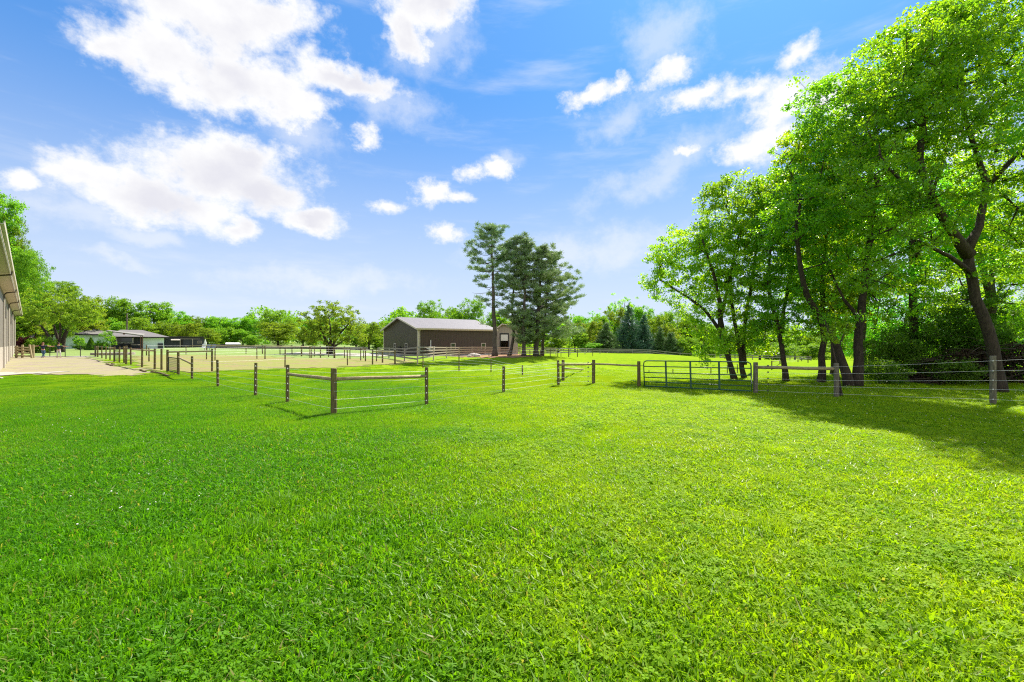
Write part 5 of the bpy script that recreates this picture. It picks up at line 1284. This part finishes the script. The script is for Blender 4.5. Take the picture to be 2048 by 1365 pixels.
def raised_bed():
    a = on(186, 66); t = thing('raised_bed', a, 'low stone edged bed with a pale gravel top beyond the black fence', 'raised bed'); mb = MB(); pts_ = []
    c0 = ground(186, 712); r = random.Random(3)
    for k in range(22):
        th = 6.283*k/22; q = Vector((c0.x+2.4*math.cos(th), c0.y+3.0+1.5*math.sin(th), 0)); z = gz(q.x, q.y)
        for j in range(2): mb.box((q.x-.34, q.y-.16, z-.1+.2*j), (q.x+.34, q.y+.16, z+.09+.2*j), Matrix.Translation((q.x, q.y, 0)) @ Matrix.Rotation(th+1.57+r.uniform(-.1, .1), 4, 'Z') @ Matrix.Translation((-q.x, -q.y, 0)))
    mb.build('stone_edging', M['stone'], t)
    mb = MB(); z = gz(c0.x, c0.y+3)+.30; mb.tube([(c0.x, c0.y+3, z-.25), (c0.x, c0.y+3, z)], 1.0, 20); mb.v = [((x-c0.x)*2.25+c0.x, (y-c0.y-3)*1.35+c0.y+3, zz) for x, y, zz in mb.v]; mb.build('gravel_top', M['gravel_pale'], t)
raised_bed()
# loose timbers and rocks
for (xa, ya, xb, yb, lab) in ((213, 729.5, 225, 733.5, 'short timber lying on the gravel yard, left of the arena fence'), (224, 729, 228, 730.5, 'timber stub lying on the gravel beside the short timber'),
                              (281, 742.5, 291, 745.5, 'left landscape timber half sunk at the lawn edge of the yard'), (303, 745.5, 318, 749, 'middle landscape timber half sunk at the lawn edge of the yard'), (316, 747, 337, 754.5, 'longest landscape timber edging the yard beside the small gate')):
    a, b = ground(xa, ya), ground(xb, yb); o = MB().bar(a+Vector((0, 0, .06)), b+Vector((0, 0, .05)), .12, .11).build('timber', M['post'], None, origin=tuple(a)); tag(o, lab, 'timber', 'loose timbers by the yard')
rr = random.Random(12)
for i, (px, py, s, lab) in enumerate(((946, 713.5, .42, 'larger pale rock at the left rim of the mulch under the pines'), (954, 714, .38, 'greyish rock next to the larger pale rock under the pines'), (939, 714.5, .25, 'smallest pale rock at the left rim of the mulch under the pines'), (899, 713, .3, 'rock in the grass in front of the barn board fence'))):
    q = ground(px, py); mb = MB().ball((q.x, q.y, q.z+s*.35), (s*1.3, s, s*.7), 9, 6); mb.v = [(x+rr.uniform(-.05, .05), y+rr.uniform(-.05, .05), z+rr.uniform(-.04, .04)) for x, y, z in mb.v]
    tag(mb.build('rock', M['rock'], None, origin=tuple(q)), lab, 'rock', 'rocks by the mulch bed')

# ------------------------------------------------------------------ people
def person(name, label, px, ybase, tall, shirt, trousers, hair, crossed, seed, facing=0.0):
    b = ground(px, ybase); D = b.y; t = thing('person', b, label, 'person'); s = tall/1.75
    ray = Vector((b.x, b.y, 0)).normalized(); right = Vector((ray.y, -ray.x, 0)); away = ray
    def W3(x, y, z): return b+right*x*s+away*y*s+Vector((0, 0, z*s))      # x: picture right, y: away from camera
    def skin(nm, chain_pts, edges, radii, mat, root=0, sub=2):
        me = bpy.data.meshes.new(nm); me.from_pydata([tuple(W3(*p)-b) for p in chain_pts], edges, []); me.materials.append(M[mat])
        o = bpy.data.objects.new(nm, me); COL.objects.link(o); o.parent = t; o['_o'] = tuple(b)
        md = o.modifiers.new('skin', 'SKIN'); md.use_smooth_shade = True
        sv = me.skin_vertices[0].data
        for i, r_ in enumerate(radii):
            sv[i].radius = ((r_[0]*s, r_[1]*s) if isinstance(r_, tuple) else (r_*s, r_*s)); sv[i].use_root = (i == root)
        md2 = o.modifiers.new('sub', 'SUBSURF'); md2.levels = sub; md2.render_levels = sub; return o
    hx = .09; lean = .05
    kx = (-.02, .12) if crossed else (-.12, .13); fx = (.12, -.10) if crossed else (-.12, .15)
    Pb = [(0, 0, .95), (0, .02, 1.12), (0, .04, 1.30), (0, .05, 1.43), (0, .04, 1.50), (0, .02, 1.58), (0, .01, 1.66), (0, .02, 1.72)]
    Eb = [(k, k+1) for k in range(7)]; Rb = [.13, (.125, .10), (.15, .105), (.11, .08), .052, .075, .088, .06]
    def add(p, r_, par): Pb.append(p); Rb.append(r_); Eb.append((par, len(Pb)-1)); return len(Pb)-1
    for sg, kk, ff in ((-1, kx[0], fx[0]), (1, kx[1], fx[1])):
        i = add((sg*hx, 0, .88), .09, 0); i = add((kk, -.06, .50), .06, i); i = add((ff, -.04 if not crossed else (-.1*sg), .09), .042, i); i = add((ff+sg*.02, -.2, .035), (.045, .03), i)
    # arms spread along the top rail, elbows bent, five fingers on each hand
    hands = []
    for sg in (-1, 1):
        i = add((sg*.19, .05, 1.40), .058, 3); i = add((sg*.46, .12, 1.36), .043, i); i = add((sg*.70, .10, 1.34), .030, i); i = add((sg*.78, .10, 1.34), (.040, .018), i)
        hands.append((sg, (.78, .10, 1.34)))
    skin('body', Pb, Eb, Rb, 'skin')
    mb = MB()
    for sg, (x, y, z) in hands:
        for k, L in enumerate((.075, .085, .08, .065)):
            yy = y-.03+.02*k; mb.tube([W3(sg*(x+.03), yy, z), W3(sg*(x+.03+L*.6), yy, z), W3(sg*(x+.03+L), yy, z-.035)], [.009*s, .009*s, .006*s], 5)
        mb.tube([W3(sg*(x-.01), y-.03, z), W3(sg*(x+.02), y-.065, z-.01), W3(sg*(x+.045), y-.075, z-.03)], [.011*s, .010*s, .007*s], 5)
    mb.build('fingers', M['skin'], t)
    Ps = [(0, 0, .93), (0, .02, 1.12), (0, .04, 1.30), (0, .05, 1.42), (-.19, .05, 1.40), (.19, .05, 1.40), (-.36, .09, 1.375), (.36, .09, 1.375)]
    skin('shirt', Ps, [(0, 1), (1, 2), (2, 3), (3, 4), (3, 5), (4, 6), (5, 7)], [(.155, .13), (.145, .12), (.17, .125), (.13, .10), .078, .078, .066, .066], shirt)
    Pt = [(0, 0, .96), (-hx, 0, .86), (kx[0], -.06, .50), (fx[0], -.03 if not crossed else .1, .12), (hx, 0, .86), (kx[1], -.06, .50), (fx[1], -.03 if not crossed else -.1, .12)]
    skin('trousers', Pt, [(0, 1), (1, 2), (2, 3), (0, 4), (4, 5), (5, 6)], [(.15, .125), .105, .075, .062, .105, .075, .062], trousers)
    for sg, ff in ((-1, fx[0]), (1, fx[1])):
        yy = -.04 if not crossed else -.1*sg
        MB().ball(W3(ff+sg*.01, yy-.07, .045), (.055*s, .13*s, .045*s), 8, 6).build('shoe', M['shoe'], t, smooth=True)
    hb = MB().ball(W3(0, .045, 1.70), (.108*s, .115*s, .115*s), 12, 8)
    if hair == 'hair_r': hb.ball(W3(-.03, .07, 1.60), (.115*s, .09*s, .16*s), 10, 7)
    else: hb.tube([W3(0, -.10, 1.715), W3(0, -.17, 1.70)], [.07*s, .05*s], 8)
    hb.build('hair', M[hair], t, smooth=True)
    fb = MB()
    for sg in (-1, 1): fb.ball(W3(sg*.033, -.078, 1.655), .011*s, 6, 4)
    fb.build('eyes', M['black'], t); MB().ball(W3(0, -.095, 1.625), (.014*s, .02*s, .022*s), 6, 4).build('nose', M['skin'], t); MB().ball(W3(0, -.083, 1.585), (.026*s, .01*s, .007*s), 6, 4).build('mouth', M['redleaf'] if False else M['deck'], t)
    em = MB()
    for sg in (-1, 1): em.ball(W3(sg*.09, .02, 1.64), (.014*s, .022*s, .032*s), 6, 4)
    em.build('ears', M['skin'], t)
person('person', 'person in dark navy top and blue jeans, legs crossed, arms spread on the black fence', 86, 716.2, 1.74, 'navy', 'denim', 'hair_r', True, 1)
person('person', 'person in dark teal top and white trousers leaning back against the black fence', 117.5, 716, 1.70, 'teal', 'cream', 'hair_d', False, 2)

for ob in bpy.data.objects:
    if '_o' in ob: del ob['_o']
